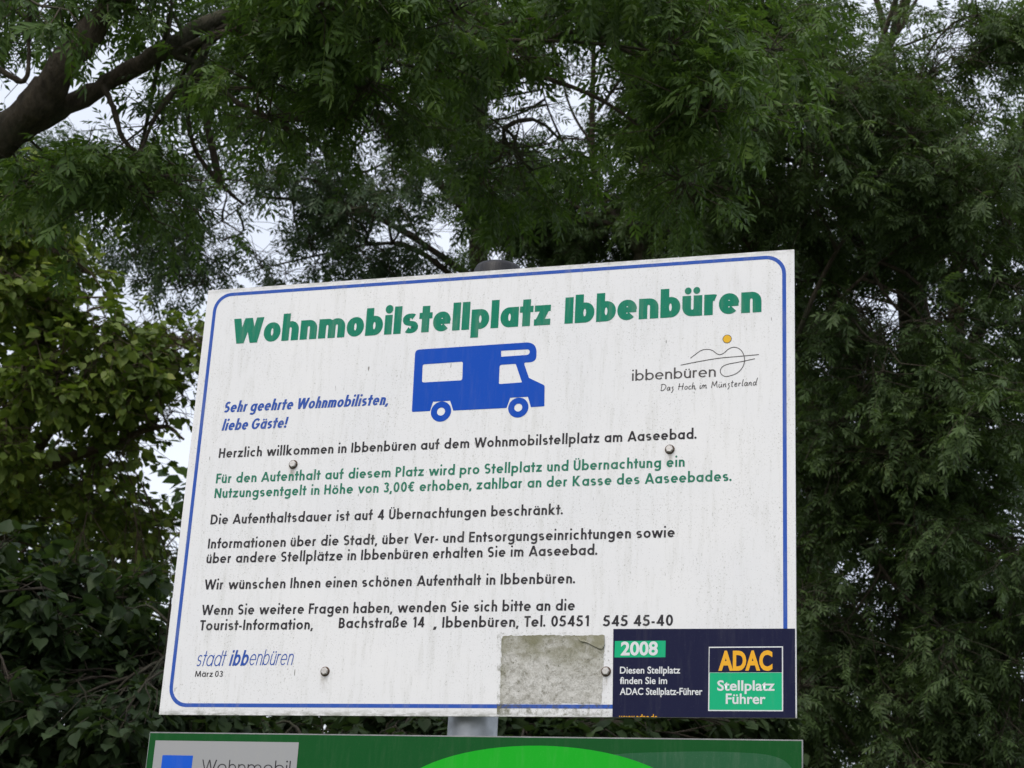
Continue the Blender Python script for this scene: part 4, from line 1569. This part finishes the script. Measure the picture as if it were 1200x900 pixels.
# 4. the big ash filling the right side
b4 = at(1090, 900, 12.5)
c4 = at(1080, 520, 12.3)
tree('ash_tree', 'large dark ash filling the whole right side beside the white board', 'tree', (b4[0], b4[1], 0),
     [((b4[0], b4[1], -.3), .3), ((b4[0], b4[1], 2.2), .24), (at(1085, 700, 12.5), .19), (at(1080, 480, 12.5), .14), (at(1060, 260, 12.5), .09), (at(1040, 60, 12.5), .05)],
     [(900, 170, 11.2, 130, 110, 1.0, 2.0), (1080, 200, 11.4, 150, 120, 1.1, 2.4), (1000, 60, 11.8, 190, 80, 1.1, 1.9), (1040, 480, 11.2, 140, 120, 1.0, 2.5), (1160, 400, 11.3, 110, 130, 1.0, 1.5),
      (1000, 640, 11.6, 110, 120, .9, 1.7), (1130, 690, 11.2, 130, 130, 1.0, 2.2), (980, 330, 12.0, 110, 60, .9, .9), (1030, 850, 11.6, 160, 90, .9, 1.5), (1160, 880, 11.4, 120, 90, .9, .9), (1300, 350, 12, 130, 380, 1.2, .9),
      (1010, -140, 12, 300, 110, 1.3, .6), (860, 60, 12, 90, 70, .9, .8), (1185, 50, 12, 60, 60, .8, .6), (960, 760, 11.3, 60, 80, .7, .8)],
     25, 'ash', .145, L_ASH, BARK, None, 300, .55, 18, 8, fine=False, droop=.42, clump_n=332, boughs=16, scale_out=.3,
     limbs=[[(at(1080, 640, 12.5), .10), (at(1010, 470, 12.2), .06), (at(960, 300, 12), .04), (at(900, 190, 11.8), .025), (at(850, 120, 11.6), .012)],
            [(at(1080, 520, 12.5), .08), (at(1150, 380, 12.1), .05), (at(1190, 220, 11.9), .03), (at(1210, 80, 11.7), .015)],
            [(at(1085, 700, 12.5), .08), (at(1010, 640, 12.0), .05), (at(960, 600, 11.6), .03), (at(940, 560, 11.4), .015)],
            [(at(1085, 800, 12.5), .08), (at(1140, 720, 12.0), .05), (at(1190, 690, 11.6), .03), (at(1240, 660, 11.4), .015)],
            [(at(1085, 840, 12.5), .06), (at(1000, 750, 12.0), .04), (at(960, 740, 11.8), .02)],
            [(at(1030, 330, 12.3), .04), (at(960, 210, 11.8), .022), (at(905, 185, 11.6), .012), (at(850, 207, 11.4), .008), (at(800, 242, 11.3), .005)]])

# 5. tree with slim forking stems seen over the board
b5 = at(765, 900, 14.5)
tree('ash_tree', 'slim many-stemmed tree behind the board with a dark trunk forking above its top edge', 'tree', (b5[0], b5[1], 0),
     [((b5[0], b5[1], -.3), .17), ((b5[0], b5[1], 3.0), .14), (at(760, 500, 14.5), .11), (at(752, 330, 14.5), .09), (at(757, 265, 14.5), .062), (at(755, 190, 14.5), .052), (at(752, 90, 14.6), .04), (at(750, -10, 14.7), .02)],
     [(620, 60, 14.5, 130, 70, 1.0, 1.0), (800, 110, 14.8, 110, 90, 1.0, 1.3), (820, 240, 14.6, 100, 60, .9, 1.0), (640, 250, 14.8, 90, 50, .8, .9), (560, 180, 15, 70, 80, .8, .7), (700, 270, 14.9, 110, 36, .7, .7), (700, -60, 15, 260, 80, 1.2, .8)],
     26, 'ash', .145, L_ASH, BARK, None, 200, .50, 13, 8, fine=False, droop=.42, clump_n=190, scale_out=.35, boughs=12,
     limbs=[[(at(757, 300, 14.5), .06), (at(728, 265, 14.4), .040), (at(700, 225, 14.3), .026), (at(694, 150, 14.3), .024), (at(695, 60, 14.3), .018), (at(690, -20, 14.3), .012)],
            [(at(728, 266, 14.4), .03), (at(750, 235, 14.3), .028), (at(772, 205, 14.2), .024), (at(793, 160, 14.1), .020), (at(803, 125, 14), .014), (at(815, 60, 14), .008)],
            [(at(755, 265, 14.4), .026), (at(715, 262, 14.3), .020), (at(680, 245, 14.3), .015), (at(650, 225, 14.2), .010), (at(620, 222, 14.2), .006)],
            [(at(700, 130, 14.3), .018), (at(722, 100, 14.3), .014), (at(740, 70, 14.3), .009)],
            [(at(694, 170, 14.3), .014), (at(670, 130, 14.3), .011), (at(655, 80, 14.3), .007)]])

# 6. a tall ash further back whose small leaves speckle the sky
b6 = at(560, 900, 19)
tree('ash_tree', 'tall thin-crowned ash far behind, sky sparkling through it above the left of the board', 'tree', (b6[0], b6[1], 0),
     [((b6[0], b6[1], -.3), .2), ((b6[0], b6[1], 4.0), .17), (at(562, 400, 19), .11), (at(560, 270, 19), .095), (at(562, 170, 19), .08), (at(556, 60, 19), .06), (at(550, -60, 19), .03)],
     [(470, 230, 18.5, 150, 100, 1.6, 2.2), (320, 250, 18.8, 130, 100, 1.5, 2.2), (210, 290, 18.5, 80, 60, 1.0, 1.1), (120, 200, 18.5, 90, 60, 1.0, 1.0), (500, 90, 19, 160, 90, 1.6, 1.6), (330, 90, 19, 160, 90, 1.6, 1.2), (600, 170, 18.8, 70, 110, 1.2, .8), (450, -80, 19, 300, 100, 2, .7)],
     27, 'ash', .19, L_BACK, BARK, None, 0, .62, 14, 6, fine=False, droop=.6, clump_n=320, scale_out=.3, gap_pow=1.0,
     limbs=[[(at(560, 330, 19), .045), (at(470, 270, 18.8), .032), (at(400, 240, 18.6), .028), (at(300, 230, 18.5), .014)],
            [(at(560, 260, 19), .06), (at(500, 200, 18.8), .04), (at(430, 130, 18.7), .025), (at(350, 90, 18.6), .012)],
            [(at(560, 350, 19), .04), (at(500, 300, 18.8), .03), (at(450, 285, 18.6), .024), (at(370, 300, 18.5), .012), (at(240, 330, 18.4), .006)]])

# 7. trees standing behind: they close the view low down and between the crowns
for px, d, top, sd_, lb in ((0, 21, 520, 31, 'dark tree standing behind the linden at the far left'),
                            (880, 19, 30, 32, 'dark back tree between the slim tree and the large right ash'),
                            (1120, 19, 120, 33, 'shadowy back tree behind the large ash at the far right'),
                            (230, 22, 560, 34, 'low dark tree whose top ends level with the middle of the white board at left'),
                            (430, 20, 400, 35, 'dense tree standing right behind the left half of the white board'),
                            (640, 18, 390, 36, 'dense tree standing right behind the right half of the white board'),
                            (830, 21, 400, 37, 'dense tree behind the right edge of the white board and its sticker'),
                            (1420, 18, 60, 38, 'tall dark tree beyond the right border, behind the large ash'),
                            (-260, 18, 200, 39, 'dark tree beyond the left border, behind the linden')):
    b = at(px, 900, d)
    z_t = at(px, top, d)
    rx = 190
    mid = (top + 900) / 2
    lo = [(px, top + 60, d, 130, 70, 1.2, 1.0)] + [(px + dx, yy, d + dd, 140, 110, 1.3, 1.2) for yy, dx, dd in
          [(yy, dx, dd) for yy in range(int(top + 150), 960, 150) for dx, dd in ((-80, 0), (80, .5))]]
    tree('back_tree', lb, 'tree', (b[0], b[1], 0),
         [((b[0], b[1], -.3), .22), ((b[0], b[1], 2.5), .18), (at(px, mid, d), .12), (at(px + 5, top + 40, d), .03)],
         lo, sd_, 'ash' if sd_ in (32, 33) else 'broad', .24 if sd_ in (32, 33) else .16 if sd_ < 35 else .19, L_BACK, BARK2, None, 0, .55, 12, 6, fine=False, droop=.42,
         clump_n=int((15 if sd_ < 35 else 19) * len(lo)), thin=.35 if sd_ < 35 else 1.0, twigs=False, group='trees closing the view behind the board', scale_out=.3 if sd_ < 38 else .7, gap_pow=.9)
print('TRIS', NTRI[0])
